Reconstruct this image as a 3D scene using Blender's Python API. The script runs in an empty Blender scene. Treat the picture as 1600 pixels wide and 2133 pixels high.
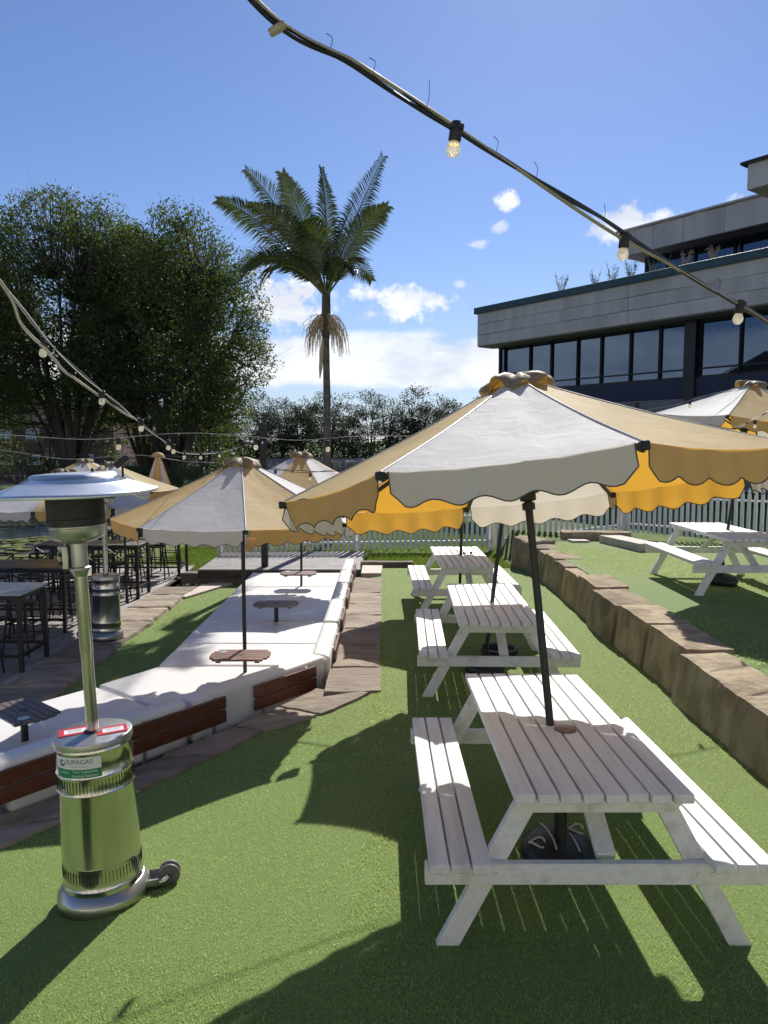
import bpy, bmesh, math, random
import numpy as np
from mathutils import Vector, Matrix, Euler, noise
R = math.radians
scene = bpy.context.scene
COL = scene.collection
random.seed(7); RNG = np.random.default_rng(7)

# ------------------------------------------------------------------ camera
cam_d = bpy.data.cameras.new('camera'); cam = bpy.data.objects.new('camera', cam_d); COL.objects.link(cam)
cam.location = (0, 0, 2.2); cam.rotation_euler = (R(90) - math.atan((1066.5 - 925) / 1560), 0, 0)
cam_d.sensor_fit = 'VERTICAL'; cam_d.sensor_height = 36; cam_d.lens = 36 * 1560 / 2133
cam_d.clip_start = .05; cam_d.clip_end = 3000
scene.camera = cam
# ------------------------------------------------------------------ light
SUN_EL, SUN_AZ = R(38), R(12.5)
sv = Vector((math.sin(SUN_AZ) * math.cos(SUN_EL), math.cos(SUN_AZ) * math.cos(SUN_EL), math.sin(SUN_EL)))
sd = bpy.data.lights.new('sun', 'SUN'); sd.energy = 5.0; sd.angle = R(.53); sd.color = (1, .955, .88)
so = bpy.data.objects.new('sun', sd); COL.objects.link(so); so.rotation_euler = sv.to_track_quat('Z', 'Y').to_euler()
so.location = (10, 40, 40)
scene.view_settings.view_transform = 'Standard'; scene.view_settings.look = 'None'
scene.view_settings.exposure = 0.36; scene.view_settings.gamma = 1; scene.view_settings.use_curve_mapping = False

class NT:
    def __init__(s, tree): s.t = tree; s.n = tree.nodes; s.l = tree.links
    def new(s, typ, **kw):
        n = s.n.new(typ)
        for k, v in kw.items():
            if k == 'inp':
                for a, b in v.items():
                    if isinstance(b, bpy.types.NodeSocket): s.l.new(b, n.inputs[a])
                    else: n.inputs[a].default_value = b
            else: setattr(n, k, v)
        return n
    def math(s, op, a, b=None, c=None, clamp=False):
        n = s.n.new('ShaderNodeMath'); n.operation = op; n.use_clamp = clamp
        for i, v in enumerate((a, b, c)):
            if v is None: continue
            if isinstance(v, bpy.types.NodeSocket): s.l.new(v, n.inputs[i])
            else: n.inputs[i].default_value = v
        return n.outputs[0]
    def mix(s, f, a, b, blend='MIX'):
        n = s.n.new('ShaderNodeMix'); n.data_type = 'RGBA'; n.blend_type = blend
        for i, v in ((0, f), (6, a), (7, b)):
            if isinstance(v, bpy.types.NodeSocket): s.l.new(v, n.inputs[i])
            else: n.inputs[i].default_value = v
        return n.outputs[2]
    def sstep(s, v, a, b):
        n = s.n.new('ShaderNodeMapRange'); n.interpolation_type = 'SMOOTHSTEP'
        s.l.new(v, n.inputs[0]); n.inputs[1].default_value = a; n.inputs[2].default_value = b
        n.inputs[3].default_value = 0; n.inputs[4].default_value = 1
        return n.outputs[0]

world = bpy.data.worlds.new('World'); scene.world = world; world.use_nodes = True
w = NT(world.node_tree); w.n.clear()
sky = w.new('ShaderNodeTexSky', sky_type='NISHITA', sun_disc=False, sun_elevation=SUN_EL, sun_rotation=SUN_AZ,
            altitude=0, air_density=1.0, dust_density=.12, ozone_density=3.5)
tc = w.new('ShaderNodeTexCoord')
sep = w.new('ShaderNodeSeparateXYZ', inp={0: tc.outputs['Generated']})
az = w.math('ARCTAN2', sep.outputs[0], sep.outputs[1]); el = w.math('ARCSINE', sep.outputs[2])
nz = w.new('ShaderNodeTexNoise', inp={'Vector': tc.outputs['Generated'], 'Scale': 16., 'Detail': 9., 'Roughness': .58})
mp = w.new('ShaderNodeMapping', inp={'Vector': tc.outputs['Generated'], 'Scale': (1, 1, 2.6)})
nb = w.new('ShaderNodeTexNoise', inp={'Vector': mp.outputs[0], 'Scale': 7., 'Detail': 10., 'Roughness': .6})
nz2 = w.new('ShaderNodeTexNoise', inp={'Vector': tc.outputs['Generated'], 'Scale': 46., 'Detail': 8., 'Roughness': .62})
nzc = w.math('ADD', w.math('MULTIPLY', w.math('SUBTRACT', nz.outputs[0], .5), .75), w.math('MULTIPLY', w.math('SUBTRACT', nz2.outputs[0], .5), .85))
dens = None
def px_dir(px, py):
    x = (px - 800) / 1560; u = -(py - 1066.5) / 1560; p = math.atan((1066.5 - 925) / 1560)
    v = Vector((x, math.cos(p) + u * math.sin(p), -math.sin(p) + u * math.cos(p))).normalized()
    return math.atan2(v.x, v.y), math.asin(v.z)
# cumulus: direction of centre, half width and half height in radians, softness
for (px, py, aw, ah, lim) in ((605, 625, .060, .038, 1.0), (840, 636, .062, .024, 1.0), (775, 612, .03, .014, .9), (1052, 417, .024, .0125, .8),
                              (1310, 470, .052, .020, .9), (990, 507, .016, .0075, .6), (1040, 472, .016, .008, .6),
                              (1524, 412, .012, .009, .55), (958, 592, .010, .006, .5)):
    a0, e0 = px_dir(px, py)
    dx = w.math('DIVIDE', w.math('SUBTRACT', az, a0), aw); dy = w.math('DIVIDE', w.math('SUBTRACT', el, e0), ah)
    r2 = w.math('SQRT', w.math('ADD', w.math('MULTIPLY', dx, dx), w.math('MULTIPLY', dy, dy)))
    v = w.math('ADD', w.math('SUBTRACT', 1.0, r2), w.math('MULTIPLY', nzc, 3.4))
    d = w.math('MULTIPLY', w.sstep(v, -.05, .75), lim)
    dens = d if dens is None else w.math('MAXIMUM', dens, d)
bandv = w.math('ADD', w.math('MULTIPLY', w.math('SUBTRACT', nb.outputs[0], .5), 3.2), .25)
band = w.math('MULTIPLY', w.sstep(el, .056, .085), w.math('SUBTRACT', 1.0, w.sstep(el, .125, .165)))
bandd = w.sstep(w.math('SUBTRACT', w.math('ADD', bandv, w.math('MULTIPLY', band, 1.25)), 1.0), -.25, .25)
bandd = w.math('MULTIPLY', bandd, w.math('MULTIPLY', band, .9))
dens = w.math('MAXIMUM', dens, bandd)
# cloud brightness: thick parts slightly greyer
shade = w.sstep(nb.outputs[0], .35, .65)
ccol = w.mix(shade, (7.6, 8.0, 8.9, 1), (11.2, 11.3, 11.5, 1))
tint = w.mix(1.0, sky.outputs[0], (.87, .90, 1.08, 1), 'MULTIPLY')
haze = w.sstep(el, .28, .0)
tint = w.mix(w.math('MULTIPLY', haze, .45), tint, (4.8, 5.7, 7.4, 1))
skyc = w.mix(dens, tint, ccol)
bg = w.new('ShaderNodeBackground', inp={0: skyc, 1: .082}); wo = w.new('ShaderNodeOutputWorld', inp={0: bg.outputs[0]})

# ------------------------------------------------------------------ materials
def new_mat(name):
    m = bpy.data.materials.new(name); m.use_nodes = True
    t = NT(m.node_tree); t.n.clear()
    out = t.new('ShaderNodeOutputMaterial')
    return m, t, out
def pbr(name, c1, c2=None, rough=.6, metal=0., scale=8., detail=4., bump=0., bscale=None, stretch=(1, 1, 1), lo=.35, hi=.65,
        rand=0., c3=None, spec=.5, rough2=None, dist=.01, island=False, coord='Object'):
    m, t, out = new_mat(name)
    b = t.new('ShaderNodeBsdfPrincipled'); t.l.new(b.outputs[0], out.inputs[0])
    b.inputs['Metallic'].default_value = metal; b.inputs['Specular IOR Level'].default_value = spec
    co = t.new('ShaderNodeTexCoord'); mpn = t.new('ShaderNodeMapping', inp={'Vector': co.outputs[coord], 'Scale': stretch})
    oi = t.new('ShaderNodeObjectInfo')
    off = t.new('ShaderNodeVectorMath', operation='ADD', inp={0: mpn.outputs[0]})
    sc = t.new('ShaderNodeVectorMath', operation='SCALE', inp={0: (31., 17., 23.), 'Scale': oi.outputs['Random']})
    t.l.new(sc.outputs[0], off.inputs[1])
    n1 = t.new('ShaderNodeTexNoise', inp={'Vector': off.outputs[0], 'Scale': scale, 'Detail': detail, 'Roughness': .6})
    f = t.sstep(n1.outputs[0], lo, hi)
    col = t.mix(f, (*c1, 1), (*(c2 or c1), 1))
    if c3:
        n3 = t.new('ShaderNodeTexNoise', inp={'Vector': off.outputs[0], 'Scale': scale * .23, 'Detail': 3.})
        col = t.mix(t.sstep(n3.outputs[0], .5, .72), col, (*c3, 1))
    if rand:
        src = t.new('ShaderNodeNewGeometry').outputs['Random Per Island'] if island else oi.outputs['Random']
        k = t.new('ShaderNodeMapRange', inp={0: src, 3: 1 - rand, 4: 1 + rand})
        hs = t.new('ShaderNodeHueSaturation', inp={'Value': k.outputs[0], 'Color': col}); col = hs.outputs[0]
    t.l.new(col, b.inputs['Base Color'])
    if rough2 is not None:
        rr = t.new('ShaderNodeMapRange', inp={0: n1.outputs[0], 1: .3, 2: .7, 3: rough, 4: rough2}); t.l.new(rr.outputs[0], b.inputs['Roughness'])
    else: b.inputs['Roughness'].default_value = rough
    if bump:
        n2 = t.new('ShaderNodeTexNoise', inp={'Vector': off.outputs[0], 'Scale': bscale or scale * 4, 'Detail': 5.})
        bp = t.new('ShaderNodeBump', inp={'Strength': bump, 'Distance': dist, 'Height': n2.outputs[0]}); t.l.new(bp.outputs[0], b.inputs['Normal'])
    return m
def leafy(name, c1, c2, trans=.35, rough=.5, tcol=None, c3=None, spec=.4):
    m, t, out = new_mat(name)
    g = t.new('ShaderNodeNewGeometry'); rp = g.outputs['Random Per Island']
    n = t.new('ShaderNodeTexNoise', inp={'Vector': t.new('ShaderNodeTexCoord').outputs['Object'], 'Scale': .5, 'Detail': 3.})
    f = t.math('ADD', t.math('MULTIPLY', rp, .55), t.math('MULTIPLY', t.sstep(n.outputs[0], .35, .65), .45))
    col = t.mix(f, (*c1, 1), (*c2, 1))
    if c3: col = t.mix(t.sstep(rp, .86, .92), col, (*c3, 1))
    nv = t.new('ShaderNodeTexNoise', inp={'Vector': t.new('ShaderNodeTexCoord').outputs['Object'], 'Scale': 1.7, 'Detail': 5., 'Roughness': .7})
    mr = t.new('ShaderNodeMapRange', inp={0: nv.outputs[0], 1: .3, 2: .7, 3: .82, 4: 1.15})
    col = t.new('ShaderNodeHueSaturation', inp={'Value': mr.outputs[0], 'Color': col}).outputs[0]
    b = t.new('ShaderNodeBsdfPrincipled', inp={'Base Color': col, 'Roughness': rough, 'Specular IOR Level': spec})
    tcn = t.mix(.5, col, (*(tcol or c2), 1))
    tr = t.new('ShaderNodeBsdfTranslucent', inp={0: tcn})
    mx = t.new('ShaderNodeMixShader', inp={0: trans, 1: b.outputs[0], 2: tr.outputs[0]}); t.l.new(mx.outputs[0], out.inputs[0])
    return m
def canvas(name, c, tcol, trans, sheenr=.45):
    m, t, out = new_mat(name)
    co = t.new('ShaderNodeTexCoord')
    n = t.new('ShaderNodeTexNoise', inp={'Vector': co.outputs['Object'], 'Scale': 3., 'Detail': 6., 'Roughness': .6})
    col = t.mix(t.sstep(n.outputs[0], .35, .7), (*c, 1), (*[x * .9 for x in c], 1))
    n2 = t.new('ShaderNodeTexNoise', inp={'Vector': co.outputs['Object'], 'Scale': 7., 'Detail': 3., 'Distortion': 1.2})
    n3 = t.new('ShaderNodeTexNoise', inp={'Vector': co.outputs['Object'], 'Scale': 420., 'Detail': 1.})
    h = t.math('ADD', t.math('MULTIPLY', n2.outputs[0], 1.), t.math('MULTIPLY', n3.outputs[0], .02))
    bp = t.new('ShaderNodeBump', inp={'Strength': .22, 'Distance': .02, 'Height': h})
    b = t.new('ShaderNodeBsdfPrincipled', inp={'Base Color': col, 'Roughness': sheenr, 'Specular IOR Level': .22, 'Normal': bp.outputs[0]})
    tr = t.new('ShaderNodeBsdfTranslucent', inp={0: (*tcol, 1), 'Normal': bp.outputs[0]})
    mx = t.new('ShaderNodeMixShader', inp={0: trans, 1: b.outputs[0], 2: tr.outputs[0]}); t.l.new(mx.outputs[0], out.inputs[0])
    return m
M = {}
M['white_paint'] = pbr('white_paint', (.80, .78, .76), (.70, .67, .65), rough=.42, rough2=.6, scale=3, bump=.25, bscale=60, stretch=(6, 1, 6), rand=.03, c3=(.62, .58, .54), dist=.004)
M['paint_wood'] = pbr('paint_wood', (.81, .80, .785), (.73, .715, .70), rough=.42, rough2=.62, scale=5, bump=.35, bscale=26, stretch=(8, .6, 8), rand=.035, lo=.4, hi=.75, dist=.004, c3=(.63, .605, .58))
M['fence_paint'] = pbr('fence_paint', (.88, .87, .85), (.80, .79, .77), rough=.5, scale=4, bump=.2, rand=.05)
M['canvas_white'] = canvas('canvas_white', (.64, .63, .64), (.92, .82, .66), .27, .7)
M['canvas_yellow'] = canvas('canvas_yellow', (.58, .47, .245), (1.0, .48, .02), .32, .7)
M['canvas_cap'] = canvas('canvas_cap', (.30, .24, .14), (.8, .42, .05), .12, .6)
M['trim'] = pbr('trim', (.09, .085, .075), rough=.8)
M['black_metal'] = pbr('black_metal', (.012, .012, .014), (.02, .02, .022), rough=.38, bump=.1, scale=20, rough2=.55)
M['black_wood'] = pbr('black_wood', (.012, .011, .011), (.02, .018, .018), rough=.5, scale=9, stretch=(1, 1, 8))
M['black_cable'] = pbr('black_cable', (.012, .013, .012), rough=.35)
M['tan_conduit'] = pbr('tan_conduit', (.42, .36, .27), (.33, .28, .2), rough=.4, scale=12)
M['steel'] = pbr('steel', (.62, .61, .58), (.50, .49, .46), rough=.11, rough2=.27, metal=1., scale=7, detail=7, stretch=(1, 1, .3), bump=.10, bscale=5, dist=.006, c3=(.45, .44, .41))
M['steel_brushed'] = pbr('steel_brushed', (.50, .50, .49), (.40, .40, .39), rough=.3, rough2=.42, metal=1., scale=5, bump=.05, bscale=30)
M['alu'] = pbr('alu', (.72, .74, .77), (.66, .68, .71), rough=.32, rough2=.45, metal=.85, scale=4, bump=.12, bscale=7, dist=.01)
M['vinyl'] = pbr('vinyl', (.76, .745, .725), (.70, .685, .665), rough=.33, rough2=.5, scale=2.5, bump=.35, bscale=5, dist=.02, rand=.02)
M['plinth'] = pbr('plinth', (.66, .65, .63), (.58, .57, .54), rough=.7, scale=5, bump=.1)
M['merbau'] = pbr('merbau', (.16, .055, .028), (.09, .030, .016), rough=.38, scale=9, stretch=(1, 1, 14), rand=.15, bump=.1)
M['tray_wood'] = pbr('tray_wood', (.23, .12, .08), (.14, .07, .05), rough=.42, scale=8, stretch=(2, 14, 2), rand=.12)
M['tray_grey'] = pbr('tray_grey', (.14, .11, .10), (.08, .065, .06), rough=.45, scale=8, stretch=(2, 14, 2), rand=.12)
M['sandstone'] = pbr('sandstone', (.40, .325, .215), (.23, .175, .112), rough=.9, scale=3.4, detail=10, bump=.8, bscale=14, stretch=(1, 1, .7), c3=(.34, .25, .18), rand=.22, dist=.03, spec=.25, coord='Object')
M['flagstone'] = pbr('flagstone', (.33, .275, .215), (.21, .17, .13), rough=.85, scale=2.2, detail=8, bump=.9, bscale=10, stretch=(1, 2.5, 1), c3=(.27, .21, .17), rand=.2, dist=.02, spec=.3)
M['pale_stone'] = pbr('pale_stone', (.60, .52, .45), (.50, .43, .37), rough=.8, scale=5, bump=.4)
M['deck_grey'] = pbr('deck_grey', (.31, .285, .27), (.20, .18, .17), rough=.7, scale=6, detail=6, stretch=(1, 1, 1), bump=.4, bscale=40, rand=.14, c3=(.37, .34, .325), dist=.006)
M['deck_dark'] = pbr('deck_dark', (.07, .055, .045), (.04, .035, .03), rough=.8, scale=6, rand=.1)
M['sleeper'] = pbr('sleeper', (.20, .155, .115), (.12, .09, .07), rough=.9, scale=5, bump=.5, stretch=(.5, 3, 3))
M['turf_base'] = pbr('turf_base', (.135, .20, .058), (.19, .265, .08), rough=.8, scale=120, bump=.6, bscale=300, dist=.01, spec=.2)
M['turf'] = leafy('turf', (.18, .275, .075), (.30, .40, .125), trans=.52, rough=.45, tcol=(.90, 1.0, .32), c3=(.58, .66, .34), spec=.4)
M['grass'] = leafy('grass', (.06, .12, .018), (.14, .22, .035), trans=.4, rough=.5, tcol=(.3, .42, .05), c3=(.25, .26, .10))
M['soil_grass'] = pbr('soil_grass', (.07, .115, .025), (.13, .17, .045), rough=.95, scale=3, detail=9, bump=.6, bscale=12, c3=(.15, .14, .07), dist=.05, spec=.2)
M['leaf_big'] = leafy('leaf_big', (.026, .054, .014), (.072, .118, .030), trans=.27, rough=.6, tcol=(.26, .34, .045), c3=(.13, .13, .03), spec=.2)
M['leaf_far'] = leafy('leaf_far', (.018, .030, .014), (.042, .060, .024), trans=.25, rough=.6, tcol=(.10, .13, .03))
M['leaf_shrub'] = leafy('leaf_shrub', (.03, .065, .014), (.08, .14, .03), trans=.3, rough=.5, tcol=(.2, .3, .04))
M['leaf_palm'] = leafy('leaf_palm', (.022, .038, .017), (.04, .06, .025), trans=.16, rough=.26, tcol=(.22, .30, .04), spec=.7)
M['bark'] = pbr('bark', (.085, .065, .05), (.04, .032, .025), rough=.9, scale=3, detail=7, bump=.8, bscale=8, stretch=(1, 1, .25), c3=(.15, .12, .095), dist=.05)
M['palm_bark'] = pbr('palm_bark', (.17, .15, .12), (.10, .09, .075), rough=.9, scale=4, bump=.7, bscale=9, stretch=(.3, .3, 3.5), dist=.03)
M['crownshaft'] = pbr('crownshaft', (.10, .085, .05), (.065, .055, .035), rough=.6, scale=4, stretch=(1, 1, .3))
M['straw'] = pbr('straw', (.60, .48, .30), (.48, .37, .22), rough=.8, scale=9)
M['rachis'] = pbr('rachis', (.16, .18, .07), (.12, .13, .05), rough=.5)
M['panel_grey'] = pbr('panel_grey', (.56, .53, .52), (.47, .445, .435), rough=.75, scale=2.2, detail=8, stretch=(1, 1, .12), rand=.04, c3=(.40, .375, .36))
M['coping'] = pbr('coping', (.03, .075, .10), (.02, .055, .075), rough=.5, scale=2, rand=.05)
M['frame_dark'] = pbr('frame_dark', (.010, .011, .014), rough=.4)
M['wall_grey'] = pbr('wall_grey', (.20, .20, .22), (.16, .16, .18), rough=.8, scale=2)
M['wall_navy'] = pbr('wall_navy', (.018, .026, .06), rough=.6)
M['roof_tile'] = pbr('roof_tile', (.055, .045, .045), (.035, .03, .03), rough=.8, scale=9, bump=.5)
M['cream_wall'] = pbr('cream_wall', (.70, .64, .54), (.62, .56, .46), rough=.85, scale=2)
M['brick_pink'] = pbr('brick_pink', (.20, .12, .095), (.14, .08, .065), rough=.9, scale=20)
M['solar'] = pbr('solar', (.012, .018, .05), rough=.12, spec=.8)
M['red_paint'] = pbr('red_paint', (.55, .04, .03), rough=.5)
M['sticker_red'] = pbr('sticker_red', (.55, .035, .05), rough=.3)
M['sticker_white'] = pbr('sticker_white', (.78, .78, .78), rough=.3)
M['sticker_green'] = pbr('sticker_green', (.015, .22, .12), rough=.3)
M['ink'] = pbr('ink', (.06, .07, .10), rough=.4)
M['ink_blue'] = pbr('ink_blue', (.03, .14, .30), rough=.3)
M['rubber'] = pbr('rubber', (.10, .10, .105), (.14, .14, .14), rough=.6)
M['bag_black'] = pbr('bag_black', (.010, .012, .016), (.02, .022, .028), rough=.35, scale=5, bump=.5, bscale=10, dist=.02)
M['rope'] = pbr('rope', (.55, .52, .50), rough=.8)
M['table_grey'] = pbr('table_grey', (.10, .10, .105), (.08, .08, .085), rough=.45, scale=3)
M['table_mint'] = pbr('table_mint', (.42, .50, .50), (.36, .43, .43), rough=.25, scale=3)
M['lily'] = leafy('lily', (.10, .13, .03), (.30, .32, .12), trans=.15, rough=.35, tcol=(.3, .35, .1))
M['sand'] = pbr('sand', (.30, .26, .19), (.22, .19, .14), rough=.95, scale=4)
def glass_mat():
    m, t, out = new_mat('dark_glass')
    b = t.new('ShaderNodeBsdfPrincipled', inp={'Base Color': (.006, .008, .012, 1), 'Roughness': .02, 'Specular IOR Level': 1.0, 'IOR': 1.75, 'Specular Tint': (.5, .70, 1., 1)})
    n = t.new('ShaderNodeTexNoise', inp={'Vector': t.new('ShaderNodeTexCoord').outputs['Object'], 'Scale': .6, 'Detail': 1.})
    bp = t.new('ShaderNodeBump', inp={'Strength': .04, 'Distance': .05, 'Height': n.outputs[0]}); t.l.new(bp.outputs[0], b.inputs['Normal'])
    t.l.new(b.outputs[0], out.inputs[0]); return m
M['glass'] = glass_mat()
def bulb_mat():
    m, t, out = new_mat('bulb_glass')
    g = t.new('ShaderNodeBsdfGlass', inp={'Color': (1, .98, .92, 1), 'Roughness': .06, 'IOR': 1.25})
    d = t.new('ShaderNodeBsdfPrincipled', inp={'Base Color': (.85, .80, .66, 1), 'Roughness': .15})
    tr = t.new('ShaderNodeBsdfTranslucent', inp={0: (.95, .88, .7, 1)})
    a = t.new('ShaderNodeMixShader', inp={0: .5, 1: d.outputs[0], 2: tr.outputs[0]})
    mx = t.new('ShaderNodeMixShader', inp={0: .55, 1: g.outputs[0], 2: a.outputs[0]}); t.l.new(mx.outputs[0], out.inputs[0]); return m
M['bulb'] = bulb_mat()
def led_mat():
    m, t, out = new_mat('bulb_core')
    e = t.new('ShaderNodeEmission', inp={0: (1, .62, .16, 1), 1: 2.2}); t.l.new(e.outputs[0], out.inputs[0]); return m
M['led'] = led_mat()
def water_mat():
    m, t, out = new_mat('lake_water')
    co = t.new('ShaderNodeTexCoord'); mp_ = t.new('ShaderNodeMapping', inp={'Vector': co.outputs['Object'], 'Scale': (.35, 1.3, 1)})
    n = t.new('ShaderNodeTexNoise', inp={'Vector': mp_.outputs[0], 'Scale': 1.6, 'Detail': 5.})
    bp = t.new('ShaderNodeBump', inp={'Strength': .5, 'Distance': .05, 'Height': n.outputs[0]})
    b = t.new('ShaderNodeBsdfPrincipled', inp={'Base Color': (.012, .018, .018, 1), 'Roughness': .06, 'Specular IOR Level': .5, 'IOR': 1.33, 'Normal': bp.outputs[0]})
    t.l.new(b.outputs[0], out.inputs[0]); return m
M['water'] = water_mat()

# ------------------------------------------------------------------ helpers
class MB:
    """collects simple shapes; build() links them as one mesh object"""
    def __init__(s): s.bm = bmesh.new()
    def box(s, c, size, rot=None, taper=None):
        m = Matrix.Translation(Vector(c)) @ (rot.to_4x4() if rot is not None else Matrix.Identity(4)) @ Matrix.Diagonal((*size, 1))
        bmesh.ops.create_cube(s.bm, size=1, matrix=m); return s
    def beam(s, p0, p1, w_, h_, up=(0, 0, 1)):
        p0, p1 = Vector(p0), Vector(p1); z = (p1 - p0); L = z.length; z.normalize()
        x = Vector(up).cross(z)
        if x.length < 1e-4: x = Vector((1, 0, 0)).cross(z)
        x.normalize(); y = z.cross(x)
        rot = Matrix((x, y, z)).transposed()
        return s.box((p0 + p1) / 2, (w_, h_, L), rot)
    def tube(s, pts, r, n=8, cap=True):
        pts = [Vector(p) for p in pts]; rs = r if isinstance(r, (list, tuple)) else [r] * len(pts)
        rings = []; ref = None
        for i, p in enumerate(pts):
            d = (pts[min(i + 1, len(pts) - 1)] - pts[max(i - 1, 0)]).normalized()
            if ref is None:
                ref = d.orthogonal().normalized()
            x = (ref - d * ref.dot(d))
            x = x.normalized() if x.length > 1e-5 else d.orthogonal().normalized()
            ref = x; y = d.cross(x)
            rings.append([s.bm.verts.new(p + (x * math.cos(2 * math.pi * k / n) + y * math.sin(2 * math.pi * k / n)) * rs[i]) for k in range(n)])
        for a, b in zip(rings, rings[1:]):
            for k in range(n): s.bm.faces.new((a[k], a[(k + 1) % n], b[(k + 1) % n], b[k]))
        if cap and n > 2: s.bm.faces.new(rings[0][::-1]); s.bm.faces.new(rings[-1])
        return s
    def lathe(s, prof, n=32, mtx=None, a0=0, a1=2 * math.pi, cap=False):
        full = abs(a1 - a0 - 2 * math.pi) < 1e-6; rings = []; k = n if full else n + 1
        for (r, z) in prof:
            rings.append([s.bm.verts.new(((mtx or Matrix.Identity(4)) @ Vector((r * math.cos(a0 + (a1 - a0) * i / n), r * math.sin(a0 + (a1 - a0) * i / n), z)))) for i in range(k)])
        for a, b in zip(rings, rings[1:]):
            for i in range(n if full else n):
                j = (i + 1) % k
                try: s.bm.faces.new((a[i], a[j], b[j], b[i]))
                except ValueError: pass
        if cap:
            s.bm.faces.new(rings[-1]); s.bm.faces.new(rings[0][::-1])
        return s
    def sphere(s, c, r, seg=12, sc=(1, 1, 1)):
        bmesh.ops.create_uvsphere(s.bm, u_segments=seg, v_segments=max(6, seg * 2 // 3), radius=r, matrix=Matrix.Translation(Vector(c)) @ Matrix.Diagonal((*sc, 1))); return s
    def prism(s, poly, z0, z1):
        lo = [s.bm.verts.new((x, y, z0)) for x, y in poly]; hi = [s.bm.verts.new((x, y, z1)) for x, y in poly]; n = len(poly)
        s.bm.faces.new(lo[::-1]); s.bm.faces.new(hi)
        for i in range(n): s.bm.faces.new((lo[i], lo[(i + 1) % n], hi[(i + 1) % n], hi[i]))
        return s
    def grid(s, P):
        V = [[s.bm.verts.new(p) for p in row] for row in P]
        for a, b in zip(V, V[1:]):
            for i in range(len(a) - 1): s.bm.faces.new((a[i], a[i + 1], b[i + 1], b[i]))
        return s
    def mesh(s, name, m, bevel=0, seg=1, smooth=True, ang=40):
        if bevel:
            e = [e for e in s.bm.edges if len(e.link_faces) == 2 and e.calc_face_angle(0) > .5]
            bmesh.ops.bevel(s.bm, geom=e, offset=bevel, segments=seg, affect='EDGES', profile=.5, clamp_overlap=True)
        bmesh.ops.recalc_face_normals(s.bm, faces=s.bm.faces)
        me = bpy.data.meshes.new(name); s.bm.to_mesh(me); s.bm.free()
        if m: me.materials.append(M[m] if isinstance(m, str) else m)
        if smooth:
            me.shade_smooth(); me.set_sharp_from_angle(angle=R(ang))
        return me
    def build(s, name, m, parent=None, **k):
        return link(name, s.mesh(name, m, **k), parent)
def link(name, me, parent=None, loc=None, rot=None):
    o = bpy.data.objects.new(name, me); COL.objects.link(o)
    if parent is not None: o.parent = parent
    if loc is not None: o.location = loc
    if rot is not None: o.rotation_euler = rot
    return o
def tag(o, label=None, cat=None, group=None, kind=None):
    if label: o['label'] = label
    if cat: o['category'] = cat
    if group: o['group'] = group
    if kind: o['kind'] = kind
    return o
def thing(name, label, cat, loc=(0, 0, 0), rot=(0, 0, 0), group=None):
    o = bpy.data.objects.new(name, None); COL.objects.link(o); o.location = loc; o.rotation_euler = rot; o.empty_display_size = .1
    return tag(o, label, cat, group)
def copy_tree(o, parent=None):
    c = o.copy(); COL.objects.link(c); c.parent = parent
    for ch in o.children: copy_tree(ch, c)
    return c
def dup(o, loc, rot=None, label=None):
    c = copy_tree(o); c.location = loc
    if rot is not None: c.rotation_euler = rot
    if label: c['label'] = label
    return c
def raw_mesh(name, V, Fc, m, smooth=False):
    """V (n,3) array, Fc (k,3|4) array"""
    me = bpy.data.meshes.new(name); n = len(V); k = len(Fc); q = Fc.shape[1]
    me.vertices.add(n); me.vertices.foreach_set('co', V.astype(np.float32).ravel())
    me.loops.add(k * q); me.loops.foreach_set('vertex_index', Fc.astype(np.int32).ravel())
    me.polygons.add(k); me.polygons.foreach_set('loop_start', np.arange(0, k * q, q, dtype=np.int32))
    me.materials.append(M[m] if isinstance(m, str) else m)
    me.update(calc_edges=True); me.validate()
    if smooth: me.shade_smooth()
    return me
def leaf_mesh(name, C, size, m, aspect=.4, droop=.0, jitter=.35):
    """a quad leaf at every centre"""
    n = len(C); d = RNG.normal(size=(n, 3)); d[:, 2] -= droop; d /= np.linalg.norm(d, axis=1)[:, None]
    u = np.cross(d, RNG.normal(size=(n, 3))); u /= np.linalg.norm(u, axis=1)[:, None]
    s = size * (1 + jitter * RNG.uniform(-1, 1, n))[:, None]
    a = d * s * .5; b = u * s * aspect * .5
    V = np.stack([C - a, C + b, C + a, C - b], 1).reshape(-1, 3)
    return raw_mesh(name, V, np.arange(4 * n).reshape(-1, 4), m)
def hy(y): return float(np.interp(y, [-6, 2.5, 3, 5, 6.7, 9, 14.6], [.02, .02, 0, -.1, -.15, -.175, -.22]))
def hl(x, y): return hy(y) - .12 * max(0., -x - .02)
HYX = [-6, 2.5, 3, 5, 6.7, 9, 14.6]; HYZ = [.02, .02, 0, -.1, -.15, -.175, -.22]

# ------------------------------------------------------------------ ground and water
xs = np.unique(np.concatenate([np.linspace(-40, 20, 241), np.linspace(-400, -40, 25), np.linspace(20, 400, 25)]))
ys = np.unique(np.concatenate([np.linspace(-30, 14.2, 23), [14.55], np.linspace(14.6, 70, 110), np.linspace(70, 140, 15), np.linspace(140, 165, 14), np.linspace(165, 1500, 20)]))
def sm(v, a, b): t_ = np.clip((v - a) / (b - a), 0, 1); return t_ * t_ * (3 - 2 * t_)
XX, YY = np.meshgrid(xs, ys)
base = np.interp(YY, [14.3, 17.5, 26, 58, 72, 141, 150, 158, 400, 1500], [-.28, -.37, -.5, -.95, -2.2, -2.4, -1.6, -.9, 0, 6])
Zg = np.where(YY < 14.57, -1.05, base)
Zg = np.where((XX < -.42) & (YY < 17.7), np.where((XX < -3.85) & (YY > 16.4), -.66, -.95), Zg)
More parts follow.
